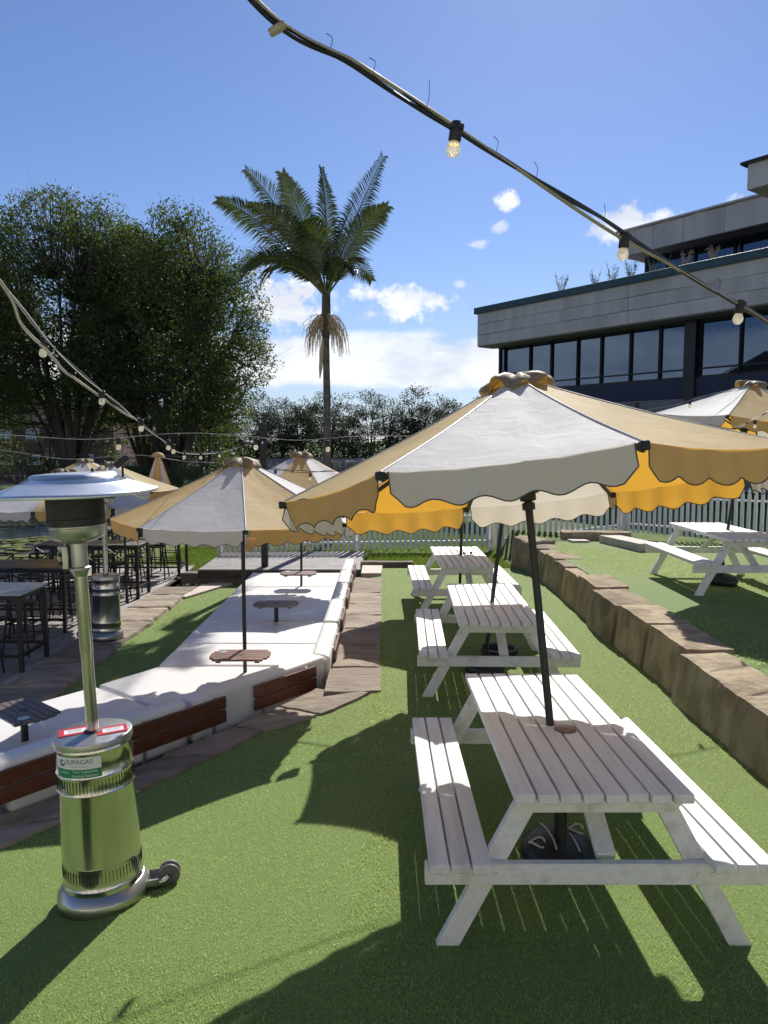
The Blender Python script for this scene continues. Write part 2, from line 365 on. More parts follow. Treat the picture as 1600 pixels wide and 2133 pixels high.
Zg = np.where((XX < -3.6) & (YY >= 16.4) & (YY < 24), np.minimum(Zg, -.66 + .02 * (YY - 16.4)), Zg)
Zg = np.where((XX > 2.95) & (YY < 26), .19 - .5 * sm(YY, 17.5, 25), Zg)
right = sm(XX, 2.95, 4.6) * (YY > 14.2); Zg = np.where((YY >= 14.2) & (YY < 80), Zg * (1 - right) + right * np.maximum(.19, Zg), Zg)
wig = .6 * np.sin(YY * .55) + .5 * np.sin(YY * .23 + 1)
pond = (1 - sm(XX, -7.6 + wig, -5.8 + wig)) * sm(YY, 2, 4) * (1 - sm(YY + wig, 42.5, 44.5))
Zg = Zg * (1 - pond) + pond * -2.2
Zg += .05 * np.sin(XX * .9 + YY * .31) * np.cos(YY * .77) * (YY > 18) * (YY < 45)
V = np.stack([XX, YY, Zg], -1).reshape(-1, 3); nx_, ny_ = len(xs), len(ys)
i_, j_ = np.meshgrid(np.arange(ny_ - 1), np.arange(nx_ - 1), indexing='ij'); k_ = i_ * nx_ + j_
Fq = np.stack([k_, k_ + 1, k_ + nx_ + 1, k_ + nx_], -1).reshape(-1, 4)
tag(link('ground', raw_mesh('ground', V, Fq, 'soil_grass', True)), kind='structure')
wv = np.array([[-600, -5, -1.2], [600, -5, -1.2], [600, 700, -1.2], [-600, 700, -1.2]], float)
tag(link('lake', raw_mesh('lake', wv, np.array([[0, 1, 2, 3]]), 'water')), kind='structure')
# sandy far shore is a low strip of ground of its own
mb = MB(); mb.grid([[(x, 149.3 + 1.2 * math.sin(x * .05), -1.22), ] + [(x, 152 + 1.2 * math.sin(x * .05), -.75)] + [(x, 158, -.6)] for x in range(-200, 201, 10)])
tag(mb.build('far_shore', 'sand'), kind='structure')

def sheet(name, x0, x1, y0, y1, f, m, step=.25, skirt=-.9):
    nx = max(2, int((x1 - x0) / step)); ny = max(2, int((y1 - y0) / step))
    P = [[(x0 + (x1 - x0) * i / nx, y0 + (y1 - y0) * j / ny, 0) for i in range(nx + 1)] for j in range(ny + 1)]
    P = [[(x, y, f(x, y)) for x, y, _ in r] for r in P]
    mb = MB(); mb.grid(P)
    return tag(mb.build(name, m), kind='structure')
# lawn terrace outline: the left edge follows the stones round the lounge
OUTL = [(-3.6, 3.2), (-2.42, 4.52), (-2.1, 5.0), (-1.76, 5.25), (-1.38, 5.72), (-1.15, 6.12), (-.82, 6.3), (-.43, 6.5), (-.09, 6.97), (-.05, 8), (-.02, 10), (0, 14.4)]
def lawn_left(y):
    return float(np.interp(y, [p[1] for p in OUTL], [p[0] for p in OUTL])) if y > 3.2 else -3.6 - (3.2 - y) * .9
rows = []
for y in np.concatenate([np.linspace(-4, 3, 12), np.linspace(3.2, 14.5, 60)]):
    xl = lawn_left(y) - .25; xr = 2.8
    rows.append([(xl + (xr - xl) * i / 26, y, hl(xl + (xr - xl) * i / 26, y)) for i in range(27)])
mb = MB(); mb.grid(rows); tag(mb.build('lawn', 'turf_base'), kind='structure')
sheet('upper_lawn', 3.02, 9.5, -2, 14.6, lambda x, y: .285 + .01 * math.sin(x * 1.3 + y), 'turf_base', .4)
sheet('sunken_lawn', -3.95, -2.3, 4.5, 14.9, lambda x, y: -.62, 'turf_base', .5)

def blades(name, n, xf, m, length, width, lean, label, cat='grass'):
    """xf(n)-> base positions"""
    Pb = xf(n); n = len(Pb)
    a = RNG.uniform(0, 2 * np.pi, n); dirn = np.stack([np.cos(a), np.sin(a), np.zeros(n)], 1)
    L = length * RNG.uniform(.6, 1.25, n)[:, None]; W_ = (width * RNG.uniform(.7, 1.3, n))[:, None]
    b = RNG.uniform(0, 2 * np.pi, n); ld = np.stack([np.cos(b), np.sin(b), np.zeros(n)], 1) * (RNG.uniform(.1, lean, n)[:, None])
    tip = Pb + (ld + np.array([0, 0, 1.])) / np.linalg.norm(ld + np.array([0, 0, 1.]), axis=1)[:, None] * L
    V = np.stack([Pb - dirn * W_ / 2, Pb + dirn * W_ / 2, tip], 1).reshape(-1, 3)
    return tag(link(name, raw_mesh(name, V, np.arange(3 * n).reshape(-1, 3), m)), label, cat, kind='stuff')
def lawn_pts(y0, y1, dens):
    def f(_):
        x = RNG.uniform(-3.2, 2.72, int(5.92 * (y1 - y0) * dens)); y = RNG.uniform(y0, y1, len(x))
        ll = np.interp(y, [p[1] for p in OUTL], [p[0] for p in OUTL]) - .03 + .03 * np.sin(y * 9)
        k = (x > ll) & (np.abs(x) < y * .56 + .25); x, y = x[k], y[k]
        z = np.interp(y, HYX, HYZ) - .12 * np.maximum(0, -x - .02)
        return np.stack([x, y, z - .002], 1)
    return f
def rect_pts(x0, x1, y0, y1, dens, z):
    def f(_):
        n = int((x1 - x0) * (y1 - y0) * dens); x = RNG.uniform(x0, x1, n); y = RNG.uniform(y0, y1, n)
        k = np.abs(x) < y * .56 + .4; x, y = x[k], y[k]
        return np.stack([x, y, z(x, y)], 1)
    return f
def concat(*fs): return lambda n: np.concatenate([f(n) for f in fs])
blades('turf_grass', 0, concat(lawn_pts(1.4, 3.2, 19000), lawn_pts(3.2, 5.2, 12500)), 'turf', .0145, .0036, 2.2, 'short bright green artificial turf around the nearest picnic table')
blades('turf_grass', 0, concat(lawn_pts(5.2, 9, 5500), lawn_pts(9, 14.5, 2600)), 'turf', .016, .0065, 2.2, 'short green artificial turf running away under the two far picnic tables')
blades('turf_grass', 0, rect_pts(3.15, 9, 4.5, 14.6, 2100, lambda x, y: .283 + 0 * x), 'turf', .017, .009, 2.2, 'green artificial turf of the raised terrace behind the sandstone wall')
blades('turf_grass', 0, rect_pts(-3.75, -2.45, 5, 14.8, 2500, lambda x, y: -.622 + 0 * x), 'turf', .017, .008, 2.2, 'sunken strip of green turf between the lounge and the flagstones')
def natz(x, y): return np.interp(y, [14.3, 17.5, 26, 44], [-.28, -.37, -.5, -.95]) - .02
blades('wild_grass', 0, concat(rect_pts(.0, 2.6, 14.7, 17.3, 2600, natz), rect_pts(-.35, 0, 14.9, 17.3, 2600, natz), rect_pts(-5.4, -3.85, 16.8, 20, 1500, lambda x, y: -.67 + .02 * (y - 16.4))), 'grass', .10, .014, .9, 'natural grass growing ragged along the foot of the white picket fence')
blades('wild_grass', 0, concat(rect_pts(-3.6, 4.5, 17.8, 34, 420, natz), rect_pts(-5.2, -3.6, 20, 30, 420, natz)), 'grass', .14, .03, 1., 'sunlit bank of natural grass beyond the white picket fence')
# lily pads
n = 9500; lx = RNG.uniform(-28, -6.3, n); ly = RNG.uniform(11, 41, n)
nzv = np.array([noise.noise(Vector((a * .25, b * .25, 3))) for a, b in zip(lx, ly)]); k = (nzv > -.12) & (np.abs(lx) < ly * .62 + 2); lx, ly = lx[k], ly[k]; n = len(lx)
r_ = RNG.uniform(.09, .2, n); an = np.linspace(0, 2 * np.pi, 7)[:-1]
V = np.stack([lx[:, None] + r_[:, None] * np.cos(an), ly[:, None] + r_[:, None] * np.sin(an), -1.19 + RNG.uniform(0, .03, n)[:, None] + RNG.normal(size=(n, 6)) * .008], -1).reshape(-1, 3)
tag(link('lily_pads', raw_mesh('lily_pads', V, np.arange(6 * n).reshape(-1, 6), 'lily')), 'pale green lily pads floating on the dark pond beside the deck', 'water plants', kind='stuff')

# ------------------------------------------------------------------ stone
def rough_block(name, size, seed, parent, m, amp=.03, n=(6, 4, 5), loc=(0, 0, 0), rz=0, cham=.04, wedge=0):
    bm = bmesh.new(); sx, sy, sz = size; P = {}
    for ax in range(3):
        for sgn in (-1, 1):
            o = [i for i in range(3) if i != ax]; a, b = n[o[0]], n[o[1]]
            G_ = []
            for i in range(a + 1):
                row = []
                for j in range(b + 1):
                    c = [0, 0, 0]; c[ax] = sgn; c[o[0]] = -1 + 2 * i / a; c[o[1]] = -1 + 2 * j / b
                    key = tuple(round(v, 4) for v in c)
                    if key not in P:
                        v = Vector((c[0] * sx / 2, c[1] * sy / 2, c[2] * sz / 2))
                        e = sum(1 for q in c if abs(q) > .999)
                        if e >= 2: v -= Vector([math.copysign(cham * (.5 + noise.noise(Vector((v.x * 5, v.y * 5, seed))) * .8), c[q]) if abs(c[q]) > .999 else 0 for q in range(3)]) * (.6 if e == 2 else .8)
                        q = v * 2.4 + Vector((seed * 7.1, seed * 3.3, 0))
                        v += Vector((noise.noise(q), noise.noise(q + Vector((9, 0, 0))), noise.noise(q + Vector((0, 9, 0))))) * amp
                        q = v * 9; v += Vector((noise.noise(q), noise.noise(q + Vector((9, 0, 0))), noise.noise(q + Vector((0, 9, 0))))) * amp * .32; q = v * 24; v += Vector((noise.noise(q), noise.noise(q + Vector((9, 0, 0))), noise.noise(q + Vector((0, 9, 0))))) * amp * .22
                        v.x += wedge * v.z
                        P[key] = bm.verts.new(v)
                    row.append(P[key])
                G_.append(row)
            for i in range(a):
                for j in range(b):
                    f = (G_[i][j], G_[i + 1][j], G_[i + 1][j + 1], G_[i][j + 1])
                    bm.faces.new(f)
    mb = MB(); mb.bm.free(); mb.bm = bm
    o = mb.build(name, m, parent, ang=50); o.location = loc; o.rotation_euler.z = rz
    return o
rw = thing('retaining_wall', 'low retaining wall of big split sandstone blocks holding the upper terrace', 'stone wall', (2.9, 4, 0))
ye = [3.1, 4.35, 5.5, 6.72, 7.75, 8.7, 9.75, 10.75, 11.6, 12.4, 13.05, 13.65, 14.25]
for i in range(len(ye) - 1):
    y0, y1 = ye[i], ye[i + 1]; top = .315 + .012 * math.sin(i * 2.3) - (.03 if i > 6 else 0); bot = -.3
    xc = (2.62 if i < 3 else 2.66 if i < 6 else 2.74) + .28 + .035 * math.sin(i * 5)
    rough_block('block', (.47 + .03 * math.sin(i * 1.7), y1 - y0 - .05, top - bot), i + 1, rw, 'sandstone', amp=.015, n=(9, 14, 8),
                loc=(xc - 2.9, (y0 + y1) / 2 - 4, (top + bot) / 2), rz=.03 * math.sin(i * 3.1), cham=.016, wedge=.14)
bo = rough_block('boulder', (.6, .8, .68), 33, None, 'sandstone', amp=.05, n=(6, 6, 6), loc=(2.9, 14.6, .02), rz=.3, cham=.1)
tag(bo, 'large squared sandstone boulder at the far end of the retaining wall', 'boulder')
st = rough_block('stone_step', (1.35, .38, .2), 41, None, 'sandstone', amp=.02, loc=(4.25, 14.95, .36), rz=-.12, cham=.03)
tag(st, 'long low sandstone ledge behind the boulder at the corner of the terrace', 'stone step')
p = MB().prism([(3.62, 14.72), (4.05, 14.66), (4.15, 13.9), (4.5, 13.72), (4.35, 14.6), (4.62, 14.75)][:1] + [(3.62, 14.72), (3.95, 14.72), (4.0, 14.45), (3.66, 14.45)][1:], .28, .33).build('paving_slab', 'pale_stone', bevel=.01)
tag(p, 'small pale paving slab beside the stone ledge on the upper terrace', 'paving slab')
p = MB().prism([(4.2, 14.5), (4.62, 14.5), (4.95, 13.3), (4.55, 13.25)], .28, .43).build('paving_slab', 'pale_stone', bevel=.01)
tag(p, 'long pale stone slab running from the ledge into the upper turf', 'paving slab')
# flagstone edging, straight run
eg = thing('stone_edging', 'flagstone edging path beside the white lounge and round its corner', 'stone path', (-.3, 8, -.2))
yy_ = [6.95, 7.75, 8.65, 9.5, 10.3, 11.05, 11.95, 13.35]
for i in range(len(yy_) - 1):
    z = hl(-.3, (yy_[i] + yy_[i + 1]) / 2)
    rough_block('flagstone', (.53, yy_[i + 1] - yy_[i] - .04 - .015 * (i % 2), .16), 60 + i, eg, 'flagstone', amp=.022, n=(6, 8, 2),
                loc=(-.30 + .3, (yy_[i] + yy_[i + 1]) / 2 - 8, z - .035 + .2), rz=.02 * math.sin(i * 7), cham=.015)
def flag_poly(poly, z0, z1, seed, parent, off):
    # ragged polygonal flagstone with subdivided, roughened outline; z follows the bank
    pts = []
    for i in range(len(poly)):
        a, b = Vector(poly[i]), Vector(poly[(i + 1) % len(poly)]); k = max(2, int((b - a).length / .07))
        for j in range(k):
            q = a.lerp(b, j / k); t_ = Vector((noise.noise(Vector((q.x * 6, q.y * 6, seed))), noise.noise(Vector((q.x * 6, q.y * 6, seed + 5))))) * .035
            pts.append(q + t_)
    c = sum(pts, Vector((0, 0))) / len(pts); mb = MB(); bm = mb.bm; rings = []
    for s_, dz in ((1.0, z0), (1.0, -.022), (.965, 0), (.7, .004), (.35, .004)):
        ring = []
        for q in pts:
            p_ = c + (q - c) * s_; h = z1(p_.x, p_.y) + (dz if dz > -.5 else 0) + .012 * noise.noise(Vector((p_.x * 5, p_.y * 5, seed * 3)))
            if dz < -.05: h = z1(p_.x, p_.y) + dz
            ring.append(bm.verts.new((p_.x - off[0], p_.y - off[1], h - off[2])))
        rings.append(ring)
    n = len(pts)
    for a, b in zip(rings, rings[1:]):
        for i in range(n): bm.faces.new((a[i], a[(i + 1) % n], b[(i + 1) % n], b[i]))
    bm.faces.new(rings[-1])
    return mb.build('flagstone', 'flagstone', parent, ang=50)
inn = [(-.66, 7.25), (-1.0, 6.83), (-1.36, 6.40), (-1.8, 5.85), (-2.2, 5.35), (-2.62, 4.82), (-3.1, 4.25)]
out_ = [(-.09, 6.93), (-.55, 6.44), (-1.02, 6.2), (-1.36, 5.74), (-1.76, 5.26), (-2.1, 4.92), (-2.62, 4.3)]
zf = lambda x, y: hl(x, y) + .025
for i in range(6):
    g = .008
    poly = [inn[i], inn[i + 1], out_[i + 1], out_[i]]
    c = Vector((sum(p[0] for p in poly) / 4, sum(p[1] for p in poly) / 4)); poly = [tuple(c + (Vector(p) - c) * (1 - .045)) for p in poly]
    flag_poly(poly, -.14, zf, 80 + i, eg, (-.3, 8, -.2))
# left edging against the deck
eg2 = thing('stone_edging', 'row of brown flagstones between the dining deck and the sunken turf', 'stone path', (-4, 9, -.6))
ys2 = [4.6, 6.0, 7.2, 8.3, 9.3, 10.4, 11.5, 12.5, 13.6, 14.4]
for i in range(len(ys2) - 1):
    y0, y1 = ys2[i] + .01, ys2[i + 1] - .01; dx = .04 * math.sin(i * 2.1)
    flag_poly([(-4.38 + .03 * math.sin(i), y0), (-3.66 + dx, y0 + .06), (-3.66 - dx, y1 + .05), (-4.36, y1)], -.12, lambda x, y: -.565, 120 + i, eg2, (-4, 9, -.6))
# end kerbs
for (c, s, mt, lb) in (((-3.35, 15.05, -.5), (1.5, .28, .22), 'sleeper', 'weathered sandstone kerb across the end of the sunken turf'),
                       ((.05, 14.85, -.22), (1.05, .24, .17), 'sleeper', 'weathered timber sleeper across the end of the lower lawn')):
    o = rough_block('kerb', s, 9 + c[0], None, mt, amp=.012, n=(8, 2, 2), loc=c, cham=.012); tag(o, lb, 'kerb')
for (poly, z0, z1, lb) in (([(-3.95, 13.6), (-3.5, 14.9), (-3.05, 14.9), (-3.62, 13.5)], -.65, -.58, 'pink tinted pale slab at the far end of the sunken turf'),
                           ([(-.42, 13.65), (-.42, 14.55), (-.03, 14.55), (-.05, 13.65)], -.3, -.17, 'square white stone slab at the far end of the flagstone path')):
    tag(MB().prism(poly, z0, z1).build('paving_slab', 'pale_stone', bevel=.01), lb, 'paving slab')

# ------------------------------------------------------------------ decks
dk = thing('dining_deck', 'weathered grey board deck carrying the black bar tables', 'deck', (-6.5, 10, -.6))
me = MB().box((0, 0, 0), (.132, 14.6, .03)).mesh('board', 'deck_grey', bevel=.004)
nb_ = 30
for i in range(nb_):
    link('board', me, dk, loc=(-4.44 - i * .14 + 6.5, -.1, -.015 - (i % 3) * .0012))
MB().box((0, 0, -.16), (4.3, 14.4, .2)).build('joists', 'deck_dark', dk).location = (0, 0, 0)
MB().box((2.13, -.1, -.09), (.04, 14.6, .12)).build('edge_board', 'deck_dark', dk)
rl = thing('edge_rail', 'dark timber rail along the water side of the dining deck', 'railing', (-8.8, 11, -.6))
MB().box((0, 0, .55), (.14, 12, .05)).build('rail', 'sleeper', rl, bevel=.005)
for i in range(7): MB().box((0, -5.8 + i * 1.93, .26), (.09, .09, .53)).build('post', 'black_wood', rl)
sg = thing('timber_stage', 'low raised platform of weathered grey boards in front of the picket fence', 'platform', (-2.1, 16.2, -.31))
me = MB().box((0, 0, 0), (3.28, .088, .028)).mesh('board', 'deck_grey', bevel=.003)
for i in range(27): link('board', me, sg, loc=(.0 + .004 * math.sin(i * 9), -1.25 + i * .096, -.014 - (i % 2) * .001))
MB().box((0, 0, -.15), (3.2, 2.5, .22)).build('frame', 'deck_dark', sg)
MB().box((0, -1.31, -.1), (3.28, .03, .17)).build('fascia_board', 'deck_dark', sg)

# ------------------------------------------------------------------ picket fence
fence_lines = [((-3.9, 17.55, -.37), (2.6, 17.85, -.33)), ((2.72, 17.7, -.28), (5.16, 16.35, .2)), ((5.24, 16.25, .25), (9.0, 11.3, .39))]
pk = MB(); hgt = 1.02
pk.prism([(-.034, 0), (.034, 0), (.034, .9), (.016, .925), (.03, .955), (0, 1.02), (-.03, .955), (-.016, .925), (-.034, .9)], -.009, .009)
for v in pk.bm.verts: v.co = Vector((v.co.x, v.co.z, v.co.y))
pk = pk.mesh('picket', 'fence_paint', smooth=False)
fl = ['long run of white picket fence behind the stage and lower lawn', 'short oblique run of white picket fence climbing to the upper terrace', 'white picket fence run at the right behind the raised picnic table']
for q, (a, b) in enumerate(fence_lines):
    a, b = Vector(a), Vector(b); d = b - a; L = Vector((d.x, d.y, 0)).length; ang = math.atan2(d.y, d.x)
    f = thing('picket_fence', fl[q], 'fence', a, (0, 0, ang), group='white picket fence runs')
    k = int(L / .122); sl = (b.z - a.z) / L
    for i in range(k + 1):
        x = i * L / k; link('picket', pk, f, loc=(x, -.022 - .001 * (i % 2), sl * x + .05 + .006 * math.sin(i * 3.7)), rot=(0, .006 * math.sin(i * 5.3), 0))
    for z in (.22, .82): MB().beam((0, .018, z), (L, .018, z + sl * L), .06, .035, up=(0, 0, 1)).build('rail', 'fence_paint', f)
    np_ = max(1, int(L / 2.3))
    for i in range(np_ + 1):
        x = i * L / np_; m_ = MB().box((x, .095, .53 + sl * x), (.11, .11, 1.15))
        m_.box((x, .095, 1.125 + sl * x), (.13, .13, .035)); m_.build('post', 'fence_paint', f, bevel=.006)

# ------------------------------------------------------------------ picnic tables
def picnic(loc, rot, label):
    t = thing('picnic_table', label, 'picnic table', loc, rot, 'white slatted picnic tables')
    L = 1.95; me_t = MB().box((0, 0, 0), (.0845, L, .042)).mesh('tabletop_slat', 'paint_wood', bevel=.004)
    me_b = MB().box((0, 0, 0), (.0815, L, .042)).mesh('bench_slat', 'paint_wood', bevel=.004)
    for i in range(8): link('tabletop_slat', me_t, t, loc=((i - 3.5) * .0955, .004 * math.sin(i * 4.1), .722 + .0012 * math.sin(i * 2.9)), rot=(0, 0, .0012 * math.sin(i * 7)))
    for s in (-1, 1):
        for i in range(3): link('bench_slat', me_b, t, loc=(s * (.512 + i * .0915), .004 * math.sin(i * 3 + s), .42), rot=(0, 0, .001 * math.sin(i * 5 + s)))
    for s in (-1, 1):
        yb = s * .80; face = -1 if s < 0 else 1
        # top batten, bench bearer, A legs
        o = MB().prism([(-.355, .70), (.355, .70), (.355, .655), (.32, .625), (-.32, .625), (-.355, .655)], -.02, .02)
        for v in o.bm.verts: v.co = Vector((v.co.x, v.co.z, v.co.y))
        o.build('batten', 'paint_wood', t, bevel=.004).location = (0, yb + face * .063 - .0 * s, 0)
        MB().box((0, yb + face * .063, .35), (1.50, .042, .094)).build('bearer', 'paint_wood', t, bevel=.004)
        for q in (-1, 1):
            m_ = MB().prism([(q * .225, .70), (q * .325, .70), (q * .70, 0), (q * .60, 0)], -.021, .021)
            for v in m_.bm.verts: v.co = Vector((v.co.x, v.co.z, v.co.y))
            m_.build('leg', 'paint_wood', t, bevel=.004).location = (0, yb + face * .0195, 0)
            for k in (-.03, .03):
                MB().lathe([(.0, -.006), (.011, -.005), (.012, 0)], 10, Matrix.Translation((q * (.47 + k), yb + face * .086, .352)) @ Matrix.Rotation(R(90) * face, 4, 'X')).build('bolt', 'paint_wood', t)
        MB().beam((.06, yb - s * .0, .385), (.06, s * .22, .695), .042, .085, up=(1, 0, 0)).build('brace', 'paint_wood', t, bevel=.004)
    MB().box((0, 0, .69), (.72, .07, .022)).build('batten', 'paint_wood', t)
    return t
t1 = picnic((.928, 3.96, -.05), (R(-2.6), 0, 0), 'nearest white picnic table, half in the shade of the big parasol')
dup(t1, (1.08, 7.63, -.155), (R(-.3), 0, R(-1.5)), 'middle white picnic table of the row on the lower lawn')
dup(t1, (1.13, 11.0, -.185), (R(-.3), 0, R(.5)), 'farthest white picnic table of the row, near the picket fence')
dup(t1, (4.63, 10.15, .29), (0, 0, R(-.5)), 'white picnic table on the raised terrace above the stone wall')
o = MB().lathe([(0, .0), (.058, .0), (.058, .008), (0, .008)], 28).build('wooden_disc', 'tray_wood'); o.location = (.955, 3.83, .700); o.rotation_euler.x = R(-2.6)
tag(o, 'round brown wooden disc lying on the nearest picnic table beside the pole', 'disc')

cl_ = thing('tangled_cord', 'thin pale cord tangled on top of the farthest picnic table', 'cord', (1.12, 11.2, .553))
MB().tube([(-.16, .3, .004), (-.08, .26, .006), (-.02, .3, .02), (.03, .2, .006), (-.1, .1, .004), (-.2, .02, .004)], .005, 5).build('cord', 'rope', cl_)
MB().tube([(-.02, .02, .005), (.06, .05, .005), (.12, .0, .005), (.2, .04, .005)], .005, 5).build('cord', 'rope', cl_)
for i, (x, y) in enumerate(((1.2, 11.12), (1.31, 11.16))):
    o = MB().lathe([(0, 0), (.018, .004), (.024, .018), (.018, .034), (0, .038)], 12).build('cord_toggle', 'black_metal'); o.location = (x, y, .557)
    tag(o, 'small black toggle lying on the farthest picnic table, %s of two' % ('left' if i == 0 else 'right'), 'toggle', 'black toggles')

# ------------------------------------------------------------------ parasols
def panel_pt(Rr, rise, a, b, u, v, sag=.035):
    """u 0..1 apex->rim, v 0..1 across"""
    pa = Vector((math.cos(a), math.sin(a), 0)) * Rr; pb = Vector((math.cos(b), math.sin(b), 0)) * Rr
    p_ = pa.lerp(pb, v) * u; z = rise * (1 - u)
    s_ = 4 * v * (1 - v); p_ = p_ * (1 - .022 * s_ * u)
    return Vector((p_.x, p_.y, z - sag * s_ * u * (1 - .35 * u) - .02 * math.sin(u * math.pi) * 1))
def parasol(label, rim, Rr, tilt, rot_white, pole_len, rise=.61, drop=.125, valance=True, base=None, hub=True, detail=True):
    """rim = world centre of the rim plane; tilt = pole direction; rot_white = heading of a white panel's outward normal"""
    ax = Vector(tilt).normalized(); t = thing('parasol', label, 'parasol', Vector(rim) - ax * pole_len, ax.to_track_quat('Z', 'Y').to_euler(), 'scalloped white and yellow parasols')
    # twist introduced by to_track_quat is small for near vertical axes; bring local x back to world x
    q = Vector((0, 0, 1)).rotation_difference(ax); t.rotation_euler = q.to_euler()
    z0 = pole_len
    a0 = R(rot_white - 22.5)
    for k in range(8):
        a, b = a0 + k * math.pi / 4, a0 + (k + 1) * math.pi / 4; mt = 'canvas_white' if k % 2 == 0 else 'canvas_yellow'
        U = 12 if detail else 6; Vn = 10 if detail else 5
        sd_ = hash((round(rim[0], 2), k)) % 97
        P = []
        for i in range(U + 1):
            u = .09 + .91 * i / U; row = []
            for j in range(Vn + 1):
                v = j / Vn; p_ = panel_pt(Rr, rise, a, b, u, v)
                p_.z += .014 * 4 * v * (1 - v) * noise.noise(Vector((u * 5, v * 6, sd_ * .7 + rim[1]))) + .006 * math.sin(v * 22 + u * 3 + k) * u * u * (abs(v - .5) * 2) ** 2
                row.append(p_ + Vector((0, 0, z0)))
            P.append(row)
        MB().grid(P).build('canopy_panel', mt, t, ang=180)
        if valance:
            nS = 5; J = 40 if detail else 20; top, mid, bot = [], [], []
            ph = rim[0] * 3 + k
            for j in range(J + 1):
                v = .03 + .94 * j / J; p_ = panel_pt(Rr, rise, a, b, 1.0, v) + Vector((0, 0, z0))
                w_ = .5 - .5 * math.cos(v * nS * 2 * math.pi); dr = drop + .030 * w_ - .008
                e = min(j, J - j) / J
                if e < .05: dr *= .72 + .28 * e / .05
                rad = Vector((p_.x, p_.y, 0)).normalized()
                fl_ = .014 * math.sin(v * nS * 2 * math.pi + ph) + .02 * noise.noise(Vector((v * 4, k * 3.1, rim[1])))
                top.append(p_ + Vector((0, 0, .002)) + rad * .002); mid.append(p_ - Vector((0, 0, dr * .5)) + rad * fl_ * .4); bot.append(p_ - Vector((0, 0, dr)) + rad * fl_)
            vo = MB().grid([top, mid, bot]).build('valance', mt, t, ang=180)
            if detail: MB().tube([top[0]] + [mid[0]] + bot + [mid[-1]] + [top[-1]], .003, 5, cap=False).build('piping', 'trim', vo)
        # rib and strut
        ra = Vector((math.cos(a), math.sin(a), 0)); tip = ra * Rr * .995 + Vector((0, 0, z0 - .03)); apx = Vector((0, 0, z0 + rise - .08))
        rb = MB().beam(apx + ra * .03, tip, .016, .022).build('rib', 'black_metal', t)
        MB().beam(ra * .055 + Vector((0, 0, z0 - .03)), ra * Rr * .48 + Vector((0, 0, z0 + rise * .48 - .03)), .014, .02).build('strut', 'black_metal', rb)
        MB().box(tip + Vector((0, 0, .014)) + ra * .01, (.035, .035, .036), Matrix.Rotation(a, 3, 'Z')).build('rib_cap', 'black_metal', rb, bevel=.004)
        if detail: MB().tube([panel_pt(Rr, rise, a, b, .1 + .9 * i / 8, 0) + Vector((0, 0, z0 + .0015)) for i in range(9)], .0036, 6).build('seam', 'vinyl', rb)
    # vent cap
    N = 64; P = []
    for (rr, zz, wv) in ((.0, .045, 0), (.05, .042, .004), (.10, .028, .016), (.15, .004, .032), (.182, -.026, .05), (.192, -.045, .055)):
        P.append([Vector((rr * (1 + wv * 2 * math.cos(8 * th + 1)) * math.cos(th), rr * (1 + wv * 2 * math.cos(8 * th + 1)) * math.sin(th), z0 + rise + zz - .035 + wv * .55 * math.cos(8 * th) + wv * .5 * math.sin(5 * th + rim[0]) + .016 * noise.noise(Vector((math.cos(th) * 4, math.sin(th) * 4, rr * 9))))) for th in [2 * math.pi * i / N for i in range(N + 1)]])
    cp = MB().grid(P); bmesh.ops.remove_doubles(cp.bm, verts=cp.bm.verts, dist=1e-4); cp = cp.build('vent_cap', 'canvas_cap', t, ang=180)
    MB().tube([(0, 0, 0), (0, 0, z0 + rise + .02)], .021, 14).build('pole', 'black_metal', t)
    if hub:
        MB().lathe([(.03, z0 - .09), (.045, z0 - .085), (.045, z0 - .05), (.065, z0 - .045), (.065, z0 - .02), (.03, z0 - .015)], 20).build('hub', 'black_metal', t)
        MB().lathe([(.024, z0 - .14), (.036, z0 - .135), (.036, z0 - .1), (.024, z0 - .095)], 16).build('collar', 'black_metal', t)
    return t
# rim centre, radius, tilt, white heading, pole length below rim
parasol('biggest parasol, leaning over the nearest picnic table', (.785, 4.12, 1.975), 1.335, (-.085, .168, 1), 256, 1.98)
parasol('parasol leaning right over the middle picnic table', (1.25, 7.6, 1.86), 1.3, (.11, .02, 1), 270, 1.98)
parasol('parasol standing through the farthest picnic table', (1.16, 11.0, 1.62), 1.3, (.02, 0, 1), 280, 1.78)
parasol('parasol leaning over the picnic table on the raised terrace', (4.88, 10.2, 2.43), 1.36, (.13, .02, 1), 214, 2.1)
lp = parasol('upright parasol standing in the white lounge, nearest to the patio heaters', (-1.5, 7.9, 1.44), 1.34, (.0, .0, 1), 259.5, 1.9)
parasol('parasol at the far end of the white lounge', (-1.42, 12.85, 1.45), 1.25, (.01, 0, 1), 225, 1.9, detail=False)
parasol('parasol at the left edge over the black bar tables', (-5.2, 12.2, 1.23), 1.45, (0, 0, 1), 252.5, 1.9, rise=.56, detail=False)
parasol('parasol over the far bar tables, mostly behind the heater hood', (-5.66, 15.5, 1.27), 1.4, (0, 0, 1), 300, 1.88, rise=.56, detail=False)
parasol('small parasol showing only its tip behind the heater hood', (-7.3, 18.3, 1.28), 1.32, (0, 0, 1), 280, 2.2, rise=.56, detail=False)
